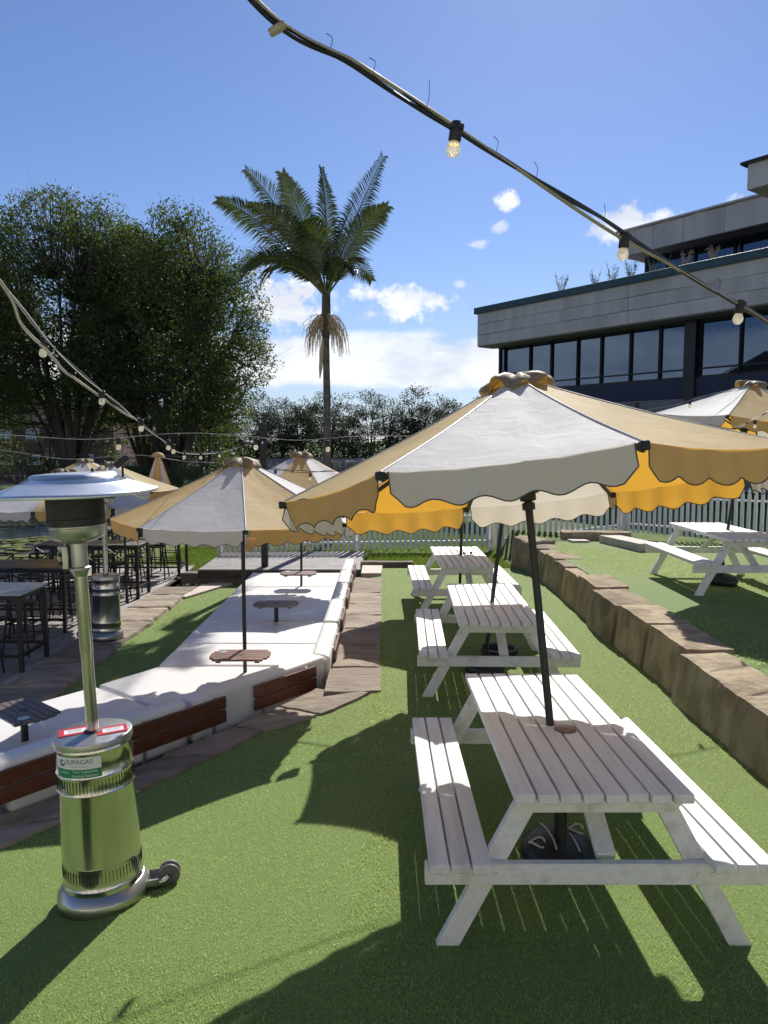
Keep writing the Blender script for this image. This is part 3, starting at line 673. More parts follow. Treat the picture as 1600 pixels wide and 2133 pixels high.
# loose pieces on the lounge parasol
MB().box((.32, -1.36, 1.78), (.075, .012, .12), Euler((.2, .25, .3)).to_matrix()).build('pouch', 'canvas_yellow', lp, bevel=.003)
MB().tube([(.28, -1.31, 1.9), (.30, -1.35, 1.85), (.31, -1.36, 1.83)], .002, 4).build('cord', 'trim', lp)
kn = MB()
for i in range(9):
    kn.tube([(1.2 + .02 * math.cos(i), -.68 + .03 * math.sin(i * 2), 1.9), (1.25 + .05 * math.cos(i * 1.7), -.70 + .04 * math.sin(i * 2.3), 1.86), (1.27 + .03 * math.sin(i), -.69 + .03 * math.cos(i * 3), 1.80)], [.018, .03, .012], 8)
kn.build('tied_cloth', 'canvas_white', lp)
# closed parasol
cl = thing('closed_parasol', 'folded white and yellow parasol behind the lounge, in front of the big trees', 'parasol', (-5.12, 17, -.6))
MB().tube([(0, 0, 0), (0, 0, 2.6)], .02, 10).build('pole', 'black_metal', cl)
for k in range(8):
    a, b = k * math.pi / 4 - .3, (k + 1) * math.pi / 4 - .3; P = []
    for i in range(9):
        u = i / 8; row = []
        for j in range(7):
            v = j / 6; th = a + (b - a) * v; rr = (.05 + .40 * u) * (1 - .35 * math.sin(v * math.pi) * min(1, u * 3))
            row.append((rr * math.cos(th), rr * math.sin(th), 2.52 - 1.15 * u + .03 * math.sin(v * math.pi) * u))
        P.append(row)
    MB().grid(P).build('canopy_panel', 'canvas_white' if k % 2 else 'canvas_yellow', cl, ang=180)
MB().lathe([(.0, 2.62), (.09, 2.6), (.15, 2.54), (.16, 2.5)], 16).build('vent_cap', 'canvas_yellow', cl)
# parasol bases
def weight(loc, label, rope=False):
    t = thing('ballast_bag', label, 'weight bag', loc, group='black parasol weights')
    prof = [(.03, .15), (.09, .145), (.16, .125), (.205, .085), (.215, .04), (.19, .0)]
    m_ = MB().lathe(prof, 32)
    for v in m_.bm.verts: v.co += Vector((0, 0, .014 * noise.noise(v.co * 7)))
    m_.build('weight_bag', 'bag_black', t, ang=60)
    MB().lathe([(.024, .14), (.034, .15), (.034, .3), (.024, .3)], 16).build('socket', 'black_metal', t)
    if rope:
        for s in (-1, 1):
            c = Vector((s * .12 - .02, -.07 if s < 0 else .07, .14))
            MB().tube([c + Vector((.042 * math.cos(a), .04 * math.sin(a), .012 * math.sin(2 * a))) for a in np.linspace(0, 5.6, 18)], .0055, 6).build('rope', 'rope', t)
        MB().tube([(-.08, .13, .14), (-.065, .05, .152), (-.05, -.06, .15), (-.05, -.13, .135)], .005, 6).build('rope', 'rope', t)
        MB().tube([(.05, -.0, .152), (.06, -.07, .147), (.07, -.14, .13)], .005, 6).build('rope', 'rope', t)
    return t
weight((.955, 3.88, -.05), 'black weight bag with pale rope under the nearest picnic table', True)
weight((1.05, 7.58, -.16), 'flat black parasol weight under the middle picnic table')
weight((1.13, 11.0, -.19), 'black parasol weight under the farthest picnic table')
weight((4.63, 10.15, .29), 'black parasol weight under the table on the raised terrace')
pt = thing('planter_bowl', 'shallow dark blue grey bowl on the turf behind the middle table legs', 'bowl', (1.28, 8.15, hl(1, 8.2)))
MB().lathe([(.13, 0), (.19, .02), (.215, .11), (.2, .115), (.17, .05), (0, .03)], 28).build('bowl', 'wall_navy', pt)
MB().lathe([(.17, .112), (.19, .128), (.215, .115), (.2, .1)], 28).build('rim', 'rubber', pt)

# ------------------------------------------------------------------ lounge
O = Vector((-.75, 7.75)); du = Vector((-.62, -.785)).normalized(); dv = Vector((-.785, .62)).normalized()
def D2(u, v): p_ = O + du * u + dv * v; return (p_.x, p_.y)
pl = thing('lounge_plinth', 'low white base under the long cornered lounge', 'plinth', (-1.6, 9, -.7))
def local(o, z=.7): o.location = (1.6, -9, z); return o
local(MB().prism([(-2.49, 8.15), (-2.49, 14.15), (-.62, 14.15), (-.62, 7.7), (-1.3, 7.2)], -.7, -.42).build('base', 'plinth', pl, bevel=.01))
local(MB().prism([D2(-.05, -.1), D2(0, .2), D2(1.5, 1.5), D2(4.7, 1.5), D2(4.7, -.1)], -.72, -.425).build('base', 'plinth', pl, bevel=.01))
def cushion(poly, z0, z1, label, name='seat_cushion', bev=.045, puff=.0, cat='cushion', grp='white vinyl lounge mats'):
    c = Vector((sum(p[0] for p in poly) / len(poly), sum(p[1] for p in poly) / len(poly)))
    pts = [Vector(p) - c for p in poly]
    m_ = MB().prism([(p * (1 - .014 / max(.2, p.length))) for p in pts], z0, z1)
    e = list(m_.bm.edges); bmesh.ops.bevel(m_.bm, geom=e, offset=bev, segments=4, affect='EDGES', profile=.6, clamp_overlap=True)
    bmesh.ops.triangulate(m_.bm, faces=[f for f in m_.bm.faces if len(f.verts) > 4]); 
    bmesh.ops.subdivide_edges(m_.bm, edges=[e for e in m_.bm.edges if e.calc_length() > .25], cuts=3, use_grid_fill=True)
    for v in m_.bm.verts:
        w_ = v.co + Vector((c.x, c.y, 0)); v.co.z += .010 * noise.noise(Vector((w_.x * 2.3, w_.y * 2.3, 4)))
        v.co.x += .006 * noise.noise(Vector((w_.y * 4, w_.x * 4, v.co.z * 5)))
    o = m_.build(name, 'vinyl', None, ang=60); o.location = (c.x, c.y, 0)
    return tag(o, label, cat, grp)
ysm = [14.2, 12.75, 11.63, 10.19, 9.06, 8.14]
nm = ['farthest white lounge mat, against the timber stage', 'second white lounge mat from the stage, round the far parasol pole', 'third white lounge mat from the stage', 'fourth white lounge mat from the stage, holding the small grey tray table', 'fifth white lounge mat from the stage, in front of the parasol pole']
for i in range(5): cushion([(-2.53, ysm[i + 1]), (-.77, ysm[i + 1]), (-.77, ysm[i]), (-2.53, ysm[i])], -.43, -.25, nm[i])
cushion([(-2.53, 8.13), (-.77, 8.13), (-.79, 7.74), D2(1.58, .02), D2(1.58, 1.54)], -.43, -.252, 'wedge shaped corner mat of the white lounge')
cushion([D2(1.6, .02), D2(1.6, 1.52), D2(3.02, 1.52), D2(3.02, .02)], -.43, -.25, 'white lounge mat of the near wing, behind the heater pole')
cushion([D2(3.04, .02), D2(3.04, 1.52), D2(4.6, 1.52), D2(4.6, .02)], -.43, -.25, 'white lounge mat at the left edge under the dark tray table')
g2 = 'white vinyl back bolsters of the lounge'
yb = [14.25, 12.95, 11.75, 10.5, 9.15, 7.72]
bn = ['farthest bolster, beside the stage', 'second bolster from the stage', 'third bolster from the stage', 'fourth bolster from the stage', 'bolster next to the corner of the lounge']
for i in range(5):
    cushion([(-.77, yb[i + 1]), (-.56, yb[i + 1] + (-.12 if i == 4 else 0)), (-.56, yb[i]), (-.77, yb[i])], -.40, .01 + .012 * math.sin(i * 3), 'white ' + bn[i], 'back_cushion', .065, grp=g2)
for (a, b, lb) in ((.0, 1.72, 'white bolster of the near wing beside the corner'), (1.74, 3.3, 'white bolster of the near wing behind the heater drum'), (3.32, 4.8, 'white bolster at the left edge of the near wing')):
    cushion([D2(a, -.21), D2(a, .0), D2(b, .0), D2(b, -.21)], -.40, .01, lb, 'back_cushion', .065, grp=g2)
def bench_back(p, ang, L, zt, label):
    t = thing('bench_backrest', label, 'backrest', (p[0], p[1], zt), (0, 0, ang), 'brown two board backrests behind the lounge')
    for k in range(2): MB().box((0, 0, -.055 - k * .125), (L, .026, .112)).build('board', 'merbau', t, bevel=.006)
    for s in (-1, 1):
        MB().box((s * (L / 2 - .12), .022, -.2), (.035, .012, .42)).build('bracket', 'alu', t)
        for z in (-.03, -.08, -.155, -.205): MB().sphere((s * (L / 2 - .12), -.014, z), .005, 6).build('screw', 'black_metal', t)
    return t
ad = math.atan2(-du.y, -du.x)
for (u, L, lb) in ((.62, .83, 'dark brown two board backrest of the near wing, right of the heater'), (1.85, .95, 'dark brown two board backrest running behind the heater drum'), (3.1, .86, 'dark brown two board backrest left of the heater')):
    q = O + du * u - dv * .235; bench_back(q, ad, L, -.045, lb)
for i, y in enumerate((8.35, 9.75, 11.1, 12.35, 13.5)):
    bench_back((-.535, y), R(90), .8, -.03, ['brown two board backrest on the flagstone side nearest the corner', 'second brown backrest from the corner on the flagstone side', 'third brown backrest from the corner on the flagstone side', 'fourth brown backrest from the corner on the flagstone side', 'farthest brown backrest on the flagstone side'][i])
def tray(loc, mt, label, post=True, rz=0.):
    t = thing('tray_table', label, 'tray table', (loc[0], loc[1], -.25), (0, 0, rz), 'small slatted tray tables on the lounge')
    z = loc[2] + .25
    for k in range(6):
        y = (k - 2.5) * .064; cut = .05 if k in (0, 5) else .012 if k in (1, 4) else 0
        MB().box((0, y, z), (.62 - 2 * cut, .061, .022)).build('slat', mt, t, bevel=.004)
    for s in (-1, 1): MB().box((s * .2, 0, z - .022), (.05, .34, .02)).build('batten', mt, t)
    MB().lathe([(0, .0), (.045, .0), (.048, .004), (0, .005)], 20, Matrix.Translation((-.2, .09, z + .0115))).build('disc', 'steel_brushed', t)
    if post: MB().tube([(0, 0, -.0), (0, 0, z - .012)], .03, 14).build('post', 'black_metal', t)
    MB().box((0, .0, z + .012), (.07, .055, .004)).build('slot', 'black_metal', t)
    return t
tray((-1.5, 7.66, .0), 'tray_wood', 'reddish brown slatted tray table round the near parasol pole', False)
tray((-1.49, 10.19, .0), 'tray_grey', 'small grey brown tray table on its own post in the shaded middle of the lounge')
tray((-1.46, 12.66, .0), 'tray_wood', 'small brown tray table round the far parasol pole', False)
tray((-2.98, 6.02, .0), 'tray_grey', 'dark slatted tray table at the left edge of the near wing', True, ad + R(90) - R(2))

# ------------------------------------------------------------------ patio heaters
def text_mesh(s, size, m, align='CENTER', ext=.0):
    c = bpy.data.curves.new('txt', 'FONT'); c.body = s; c.size = size; c.align_x = align; c.align_y = 'CENTER'; c.extrude = ext; c.resolution_u = 3
    o = bpy.data.objects.new('txt', c); COL.objects.link(o); bpy.context.view_layer.update()
    me = bpy.data.meshes.new_from_object(o.evaluated_get(bpy.context.evaluated_depsgraph_get()))
    bpy.data.objects.remove(o); bpy.data.curves.remove(c)
    me.materials.clear(); me.materials.append(M[m]); return me
def wrap(me, r, z, a):
    """flat x,y text or shape on to a cylinder of radius r about z, centred at heading a"""
    for v in me.vertices:
        th = a + v.co.x / r; v.co = Vector((r * math.cos(th), r * math.sin(th), z + v.co.y))
    return me
def decal(x0, x1, z0, z1, r, a, m, name, parent, n=12):
    mb = MB(); mb.grid([[(r * math.cos(a + (x0 + (x1 - x0) * i / n) / r), r * math.sin(a + (x0 + (x1 - x0) * i / n) / r), z) for i in range(n + 1)] for z in (z0, z1)])
    return mb.build(name, m, parent)
def heater(loc, rot, label, stick=True, wheel_a=20):
    t = thing('patio_heater', label, 'patio heater', loc, rot, 'steel mushroom patio heaters')
    MB().lathe([(.0, .0), (.236, .0), (.238, .004), (.235, .05), (.232, .056), (.208, .092), (.204, .095), (.0, .095)], 56).build('base', 'steel_brushed', t)
    MB().lathe([(.202, .09), (.204, .12), (.2, .125), (.1995, .17), (.1975, .235), (.2, .24), (.1985, .246), (.192, .62), (.1955, .627), (.192, .634), (.1905, .71), (.1945, .717), (.1905, .724), (.1905, .842), (.193, .846), (.193, .851), (.1905, .855), (.1905, .868)], 64).build('drum', 'steel', t)
    sl = MB()
    for (zc, h_, rr) in ((.19, .058, .1998), (.672, .062, .1922)):
        for i in range(66):
            th = 2 * math.pi * i / 66; sl.box((rr * math.cos(th), rr * math.sin(th), zc), (.002, .0022, h_), Matrix.Rotation(th, 3, 'Z'))
    tag(sl.build('vent_slots', 'frame_dark', t), kind='stuff')
    MB().lathe([(.1925, .862), (.198, .863), (.199, .89), (.196, .897), (.19, .899), (.0, .902)], 64).build('lid', 'steel_brushed', t)
    MB().lathe([(.045, .899), (.045, .906), (.032, .91)], 24).build('pole_ring', 'black_metal', t)
    MB().tube([(0, 0, .9), (0, 0, 1.33)], .0305, 28).build('pole', 'steel', t)
    MB().tube([(0, 0, 1.325), (0, 0, 1.74)], .034, 28).build('pole', 'steel', t)
    MB().lathe([(.034, 1.73), (.036, 1.735), (.042, 1.755), (.052, 1.765), (.052, 1.775), (.043, 1.78), (.043, 1.9), (.06, 1.91), (.07, 1.915)], 32).build('valve_housing', 'steel_brushed', t)
    ctl = MB().box((-.062, -.01, 1.83), (.035, .04, .12)).build('control_box', 'steel_brushed', t, bevel=.004)
    for z in (1.8, 1.845, 1.88): MB().sphere((-.085, -.02, z), .016, 10, (1, 1, .8)).build('knob', 'black_metal' if z < 1.85 else 'alu', ctl)
    MB().tube([(-.05, .01, 1.79), (-.1, .0, 1.80), (-.105, -.01, 1.85), (-.06, 0, 1.905)], .004, 6).build('gas_pipe', 'alu', ctl)
    MB().lathe([(.045, 1.90), (.07, 1.906), (.11, 1.922), (.13, 1.932), (.135, 1.938), (.136, 1.985), (.139, 1.988), (.139, 1.996)], 48).build('burner_bowl', 'steel_brushed', t)
    MB().lathe([(.141, 1.995), (.144, 1.998), (.144, 2.03), (.141, 2.033)], 48).build('screen_band', 'black_metal', t)
    scr = MB()
    for i in range(110):
        a = 2 * math.pi * i / 110; scr.tube([(.138 * math.cos(a), .138 * math.sin(a), 2.02), (.138 * math.cos(a), .138 * math.sin(a), 2.165)], .0033, 4)
    for z in np.linspace(2.025, 2.16, 22): scr.lathe([(.136, z - .0022), (.1395, z - .0022), (.1395, z + .0022), (.136, z + .0022)], 48)
    scr.build('emitter_screen', 'black_metal', t)
    MB().lathe([(.118, 2.0), (.12, 2.06), (.10, 2.15), (.03, 2.17)], 24).build('inner_cone', 'black_metal', t)
    for i in range(3):
        a = i * 2.1 + .4; MB().beam((.13 * math.cos(a), .13 * math.sin(a), 2.0), (.13 * math.cos(a), .13 * math.sin(a), 2.2), .012, .004).build('stay', 'steel_brushed', t)
    prof = [(.405, 2.155), (.412, 2.15), (.416, 2.157), (.41, 2.168), (.395, 2.172), (.30, 2.205), (.225, 2.228), (.215, 2.24), (.205, 2.256), (.18, 2.262), (.0, 2.266)]
    hd = MB().lathe(prof, 96)
    for v in hd.bm.verts:
        rr = math.hypot(v.co.x, v.co.y); a = math.atan2(v.co.y, v.co.x); v.co.z += .003 * (rr / .4) * math.sin(3 * a + 1) + .0015 * noise.noise(v.co * 6)
    hood = hd.build('hood', 'alu', t, ang=60)
    MB().lathe([(.0, 2.258), (.2, 2.25), (.3, 2.198), (.405, 2.157)], 64).build('hood_underside', 'steel', t)
    for (x, y) in ((-.1, .02), (.12, -.05)): MB().lathe([(.0, 2.284), (.007, 2.282), (.009, 2.265)], 8, Matrix.Translation((x, y, 0))).build('bolt', 'black_metal', hood)
    # wheel kit
    a = R(wheel_a); ex = Matrix.Rotation(a, 4, 'Z'); br = MB()
    for s in (-1, 1): br.box((.255, s * .055, .045), (.10, .004, .036))
    br.box((.225, 0, .045), (.004, .11, .036)); br.box((.255, 0, .028), (.09, .11, .003)); br.bm.transform(ex)
    brk = br.build('wheel_bracket', 'steel_brushed', t)
    for s in (-1, 1):
        fk = MB().tube([(.29, s * .05, .045), (.32, s * .05, .052), (.338, s * .045, .068)], [.014, .017, .014], 8); fk.bm.transform(ex); fk.build('fork', 'steel_brushed', brk)
        wh = MB().lathe([(.0, -.014), (.018, -.014), (.05, -.012), (.057, -.006), (.057, .006), (.05, .012), (.018, .014), (.0, .014)], 28, ex @ Matrix.Translation((.338, s * .022, .062)) @ Matrix.Rotation(R(90), 4, 'X'))
        whe = wh.build('wheel', 'rubber', t)
        hb = MB().lathe([(.0, -.016), (.016, -.0155), (.02, -.013)], 16, ex @ Matrix.Translation((.338, s * .022, .062)) @ Matrix.Rotation(R(90) * -s, 4, 'X')); hb.build('wheel_hub', 'steel_brushed', whe)
    # lid stickers
    for (cx, cy, an, tx) in ((-.1, .0, R(22), 'DANGER'), (.1, .005, R(24), 'CAUTION')):
        m4 = Matrix.Translation((cx, cy, .903)) @ Matrix.Rotation(an, 4, 'Z')
        a_ = MB().box((0, 0, 0), (.15, .11, .001)); a_.bm.transform(m4); sk = a_.build('warning_sticker', 'sticker_red', t)
        a_ = MB().box((.005, -.002, .001), (.105, .06, .001)); a_.bm.transform(m4); a_.build('sticker_panel', 'sticker_white', sk)
        for (txt, sz, yy2) in ((tx, .018, .012), ('HOT SURFACE', .010, -.004), ('DO NOT TOUCH', .009, -.016)) if stick else ():
            me = text_mesh(txt, sz, 'ink'); me.transform(m4 @ Matrix.Translation((.005, yy2, .0022))); link('lettering', me, sk)
    if stick:
        r0 = .1925; a = R(-97); z0 = .728; W_ = .255; H_ = .108
        s1 = decal(-W_ / 2, W_ / 2, z0, z0 + H_, r0, a, 'sticker_white', 'sticker', t)
        decal(-W_ / 2, W_ / 2, z0, z0 + H_ * .42, r0 + .0004, a, 'sticker_green', 'sticker_band', s1)
        rr = r0 + .0009
        link('lettering', wrap(text_mesh('SUPAGAS', .034, 'ink'), rr, z0 + .084, a + .018 / rr), s1)
        link('lettering', wrap(text_mesh('Your Complete', .020, 'sticker_white'), rr, z0 + .034, a + .046 / rr), s1)
        link('lettering', wrap(text_mesh('Heating Solution', .020, 'sticker_white'), rr, z0 + .013, a + .046 / rr), s1)
        link('lettering', wrap(text_mesh('a better choice of energy', .0085, 'ink'), rr, z0 + .061, a + .018 / rr), s1)
        ic = MB().lathe([(0, 0), (.018, 0)], 20); me = ic.mesh('emblem', 'ink_blue'); wrap(me, rr, z0 + .076, a - .078 / rr); link('emblem', me, s1)
        ic = MB().lathe([(0, 0), (.009, 0)], 16); me = ic.mesh('emblem', 'sticker_white'); wrap(me, rr + .0004, z0 + .08, a - .073 / rr); link('emblem', me, s1)
        ic = MB().tube([(-.004, .012, 0), (-.007, .004, 0), (-.004, -.006, 0), (.003, -.011, 0)], .002, 4); me = ic.mesh('emblem', 'sticker_white'); wrap(me, rr, z0 + .024, a - .108 / rr); link('emblem', me, s1)
        link('lettering', wrap(text_mesh('13 78 72', .017, 'sticker_white'), rr, z0 + .026, a - .07 / rr), s1)
    return t
heater((-1.50, 3.83, hl(-1.5, 3.83) + .012), (R(0), R(-2.3), 0), 'shiny steel patio heater standing on the turf in front of the lounge', wheel_a=12)
heater((-3.97, 10.5, -.545), (R(0), R(1.2), 0), 'second steel patio heater standing on the flagstones by the dining deck', stick=False, wheel_a=195)

# ------------------------------------------------------------------ bar tables and stools
def bar_table(x0, x1, y, dep, mt, label):
    t = thing('bar_table', label, 'bar table', ((x0 + x1) / 2, y, -.6), group='black bar tables on the deck'); W_ = x1 - x0
    MB().box((0, 0, .975), (W_, dep, .03)).build('tabletop', mt, t, bevel=.004)
    MB().box((0, 0, .93), (W_ - .06, dep - .06, .05)).build('apron', 'black_metal', t)
    for sx in (-1, 1):
        for sy in (-1, 1): MB().box((sx * (W_ / 2 - .04), sy * (dep / 2 - .04), .455), (.05, .05, .91)).build('leg', 'black_metal', t)
        MB().box((sx * (W_ / 2 - .04), 0, .2), (.035, dep - .12, .035)).build('stretcher', 'black_metal', t)
    for sy in (-1, 1): MB().box((0, sy * (dep / 2 - .04), .2), (W_ - .12, .035, .035)).build('stretcher', 'black_metal', t)
bar_table(-6.4, -4.42, 9.35, .76, 'table_mint', 'pale topped black bar table nearest on the deck at the left edge')
bar_table(-7.0, -4.7, 11.3, .8, 'table_grey', 'grey topped black bar table behind the first one')
bar_table(-6.3, -4.42, 13.7, .7, 'table_grey', 'grey topped bar table beside the second heater')
bar_table(-6.2, -4.3, 16.0, .7, 'table_grey', 'farthest bar table at the end of the deck')
st_ = thing('bar_stool', 'black cross backed bar stool', 'bar stool', (0, 0, 0), group='black bar stools on the deck')
MB().lathe([(0, .0), (.16, .0), (.18, .012), (.18, .03), (.16, .04), (0, .042)], 20, Matrix.Translation((0, 0, .66))).build('seat', 'black_wood', st_)
for sx in (-1, 1):
    for sy in (-1, 1):
        top = (sx * .13, sy * .13, .66); bot = (sx * .19, sy * .19, 0)
        if sy > 0: MB().tube([bot, (sx * .15, .15, .62), (sx * .17, .19, 1.02)], .014, 8).build('leg', 'black_metal', st_)
        else: MB().tube([bot, top], .014, 8).build('leg', 'black_metal', st_)
for z, q in ((.25, .168), (.42, .152)):
    for a, b in (((-q, -q, z), (q, -q, z)), ((q, -q, z), (q, q, z)), ((q, q, z), (-q, q, z)), ((-q, q, z), (-q, -q, z))): MB().tube([a, b], .009, 6).build('footrest', 'black_metal', st_)
MB().tube([(-.17, .19, 1.02), (0, .22, 1.035), (.17, .19, 1.02)], .016, 8).build('top_rail', 'black_metal', st_)
MB().tube([(-.155, .165, .74), (.165, .19, 1.0)], .011, 6).build('cross_bar', 'black_metal', st_)
MB().tube([(.155, .165, .74), (-.165, .19, 1.0)], .011, 6).build('cross_bar', 'black_metal', st_)
spots = []
for (x0, x1, y, dep) in ((-6.3, -4.6, 9.35, .76), (-6.9, -4.9, 11.3, .8), (-6.2, -4.5, 13.7, .7), (-6.1, -4.5, 16.0, .7)):
    n_ = 3 if x1 - x0 < 1.95 else 4
    for sd_ in (-1, 1):
        for i in range(n_): spots.append((x0 + .25 + (x1 - x0 - .5) * i / (n_ - 1) + RNG.uniform(-.05, .05), y + sd_ * (dep / 2 + .16), 0 if sd_ > 0 else 180, y))
od = {9.35: 'nearest', 11.3: 'second', 13.7: 'third', 16.0: 'farthest'}
for i, (x, y, a, ty) in enumerate(spots):
    s = st_ if i == 0 else copy_tree(st_)
    s.location = (x, y, -.6); s.rotation_euler = (0, 0, R(a + RNG.uniform(-14, 14)))
    same = sorted(q[0] for q in spots if q[3] == ty and q[2] == a); nth = same.index(x); cnt = len(same)
    s['label'] = '%s black bar stool on the %s side of the %s bar table' % (['leftmost', 'second', 'rightmost'][nth] if cnt == 3 else ['leftmost', 'second', 'third', 'rightmost'][nth], 'far' if a == 0 else 'near', od[ty])

# ------------------------------------------------------------------ posts, floodlight, cones
ps = thing('light_post', 'tall black square timber post on the stage edge carrying the festoon cables', 'post', (-2.45, 15.25, -.31))
MB().box((0, 0, 1.45), (.13, .13, 2.95)).build('post', 'black_wood', ps, bevel=.006)
MB().lathe([(0, 2.52), (.02, 2.52), (.02, 2.56), (0, 2.56)], 10, Matrix.Translation((0, -.08, 0))).build('cable_hook', 'alu', ps)
fp = thing('floodlight', 'black box floodlight tilted on a thin pole behind the heater hood', 'floodlight', (-4.55, 13.05, -.6))
MB().tube([(0, 0, 0), (0, 0, 2.42)], .02, 8).build('pole', 'black_metal', fp)
MB().box((0, -.03, 2.5), (.27, .14, .11), Euler((0, R(-38), R(10))).to_matrix()).build('housing', 'black_metal', fp, bevel=.01)
for (x, y) in ((-1.93, 18.35), (-1.78, 18.6)):
    t = thing('traffic_cone', 'small red cone with white band beyond the stage, %s of a pair' % ('left' if x < -1.9 else 'right'), 'traffic cone', (x, y, -.4), group='small red cones')
    MB().lathe([(.09, 0), (.09, .02), (.055, .02), (.035, .12)], 12).build('base', 'red_paint', t)
    MB().lathe([(.036, .12), (.028, .18)], 12).build('white_band', 'sticker_white', t); MB().lathe([(.029, .18), (.012, .28), (0, .285)], 12).build('tip', 'red_paint', t)

# ------------------------------------------------------------------ festoon lights
def catmull(pts, k=10):
    pts = [Vector(p) for p in pts]; o = []
    for i in range(len(pts) - 1):
        p0, p1, p2, p3 = pts[max(i - 1, 0)], pts[i], pts[i + 1], pts[min(i + 2, len(pts) - 1)]
        for j in range(k):
            s = j / k; o.append(.5 * (2 * p1 + (p2 - p0) * s + (2 * p0 - 5 * p1 + 4 * p2 - p3) * s * s + (3 * p1 - p0 - 3 * p2 + p3) * s ** 3))
    return o + [pts[-1]]
def bulb(parent, p, lean=(0, 0), rr=.0235, sc=1.):
    tl = Matrix.Translation(Vector(p) + Vector((0, 0, .010))) @ Euler((lean[1], lean[0], 0)).to_matrix().to_4x4() @ Matrix.Scale(.78, 4)
    s = MB().lathe([(.0, .03), (.015, .028), (.017, .012), (.02, .0), (.021, -.03), (.0185, -.034), (.0, -.034)], 18, tl)
    so_ = s.build('lamp_socket', 'black_metal', parent)
    MB().box((tl @ Vector((.0, 0, .012))), (.05, .03, .022), tl.to_3x3()).build('clamp', 'black_metal', so_, bevel=.004)
    MB().lathe([(.013, -.03), (.0165, -.038), (.0215, -.048), (.0235, -.060), (.0215, -.072), (.014, -.081), (.006, -.0848), (0, -.0852)], 24, tl).build('bulb', 'bulb', so_)
    return so_, tl
near = [(-.62, 1.3, 3.46), (-.3, 1.75, 3.185), (-.06, 1.88, 3.10), (.18, 2.0, 3.012), (.47, 2.22, 2.93), (.76, 2.45, 2.86), (1.03, 2.62, 2.785), (1.3, 2.8, 2.715), (1.47, 2.92, 2.665), (1.9, 3.25, 2.58), (2.6, 3.8, 2.5)]
C0 = catmull(near, 14)
fs = thing('festoon_lights', 'nearest festoon string, a bundle of black cables with clear bulbs crossing the sky', 'string lights', near[3], group='festoon light strings')
def rel(pts, o): return [Vector(p) - Vector(o) for p in pts]
for q, (r0, sp, ph, amp, mt) in enumerate(((.0045, .30, 0, .014, 'black_cable'), (.0045, .21, 2, .015, 'black_cable'), (.004, .36, 4, .012, 'black_cable'), (.0052, .11, 1.2, .012, 'tan_conduit'), (.002, .3, 5, .016, 'black_cable'))):
    P = []
    for i, p_ in enumerate(C0):
        a = sp * i * .42 + ph; pinch = .35 + .65 * abs(math.sin(i * .115 + .3))
        P.append(p_ - Vector(near[3]) + Vector((.25 * math.cos(a), .2 * math.cos(a), math.sin(a))) * amp * pinch)
    MB().tube(P, r0, 8).build('cable' if mt == 'black_cable' else 'conduit', mt, fs)
for f_, z_, ln in ((3, -.02, .12), (5, -.02, .05), (7, -.02, .1)):
    b_, tl = bulb(fs, Vector(near[f_]) - Vector(near[3]) + Vector((.004, 0, -.022)), (ln, .05))
    if f_ == 3:
        for k in range(5):
            a = k * 1.25; MB().sphere((tl @ Vector((.0085 * math.cos(a), .0085 * math.sin(a), -.046))), .0028, 6).build('led', 'led', b_)
for i in (24, 38, 48, 54, 66, 80, 92, 30):
    p_ = C0[i] - Vector(near[3]); l_ = .045 + .02 * math.sin(i)
    MB().tube(catmull([p_ + Vector((0, 0, .006)), p_ + Vector((.005, 0, .03)), p_ + Vector((.002 + .012 * math.sin(i), 0, l_ + .015))], 5), .0010, 4).build('cable_tie', 'black_cable', fs)
for i in (17,): MB().lathe([(.0, -.02), (.009, -.02), (.011, 0), (.009, .02), (0, .02)], 10, Matrix.Translation(C0[i] - Vector(near[3]) + Vector((0, 0, -.012))) @ Matrix.Rotation(R(60), 4, 'Y')).build('conduit_joint', 'tan_conduit' if i < 40 else 'rope', fs)
# pale conduit string on the left, running down to the post
left = [(-1.45, 2.2, 3.05), (-1.5, 3.0, 2.83), (-1.59, 3.35, 2.72), (-1.60, 3.6, 2.645), (-1.63, 3.85, 2.575), (-1.66, 4.1, 2.545), (-1.68, 4.5, 2.475), (-1.66, 4.8, 2.40), (-1.66, 5, 2.372)]
ls = thing('festoon_lights', 'left festoon string in a pale wavy conduit, falling to the black post', 'string lights', left[3], group='festoon light strings')
MB().tube(rel(catmull(left, 8), left[3]), .0075, 8).build('conduit', 'tan_conduit', ls)
left2 = [(-1.45, 2.2, 3.05), (-1.5, 3.0, 2.83), (-1.60, 3.7, 2.66), (-1.66, 4.5, 2.50), (-1.67, 5, 2.385), (-1.78, 6, 2.24), (-2.04, 7.6, 2.11), (-2.2, 10.5, 2.10), (-2.36, 13, 2.2), (-2.45, 15.17, 2.35)]
for q in range(2): MB().tube(rel([p_ + Vector((0, 0, .008 * math.sin(i * .4 + q * 3))) for i, p_ in enumerate(catmull(left2, 8))], left[3]), .003, 5).build('cable', 'rope' if q else 'black_cable', ls)
for (x, y, z) in ((-1.615, 3.6, 2.685), (-1.665, 4.46, 2.505), (-1.66, 5.15, 2.36), (-1.75, 6.1, 2.225), (-1.85, 6.6, 2.19), (-2.05, 7.7, 2.12), (-2.1, 8.6, 2.1), (-2.17, 9.9, 2.1), (-2.24, 11.2, 2.12), (-2.31, 12.3, 2.17), (-2.38, 13.4, 2.23)):
    bulb(ls, Vector((x, y, z)) - Vector(left[3]) + Vector((0, 0, -.02)))
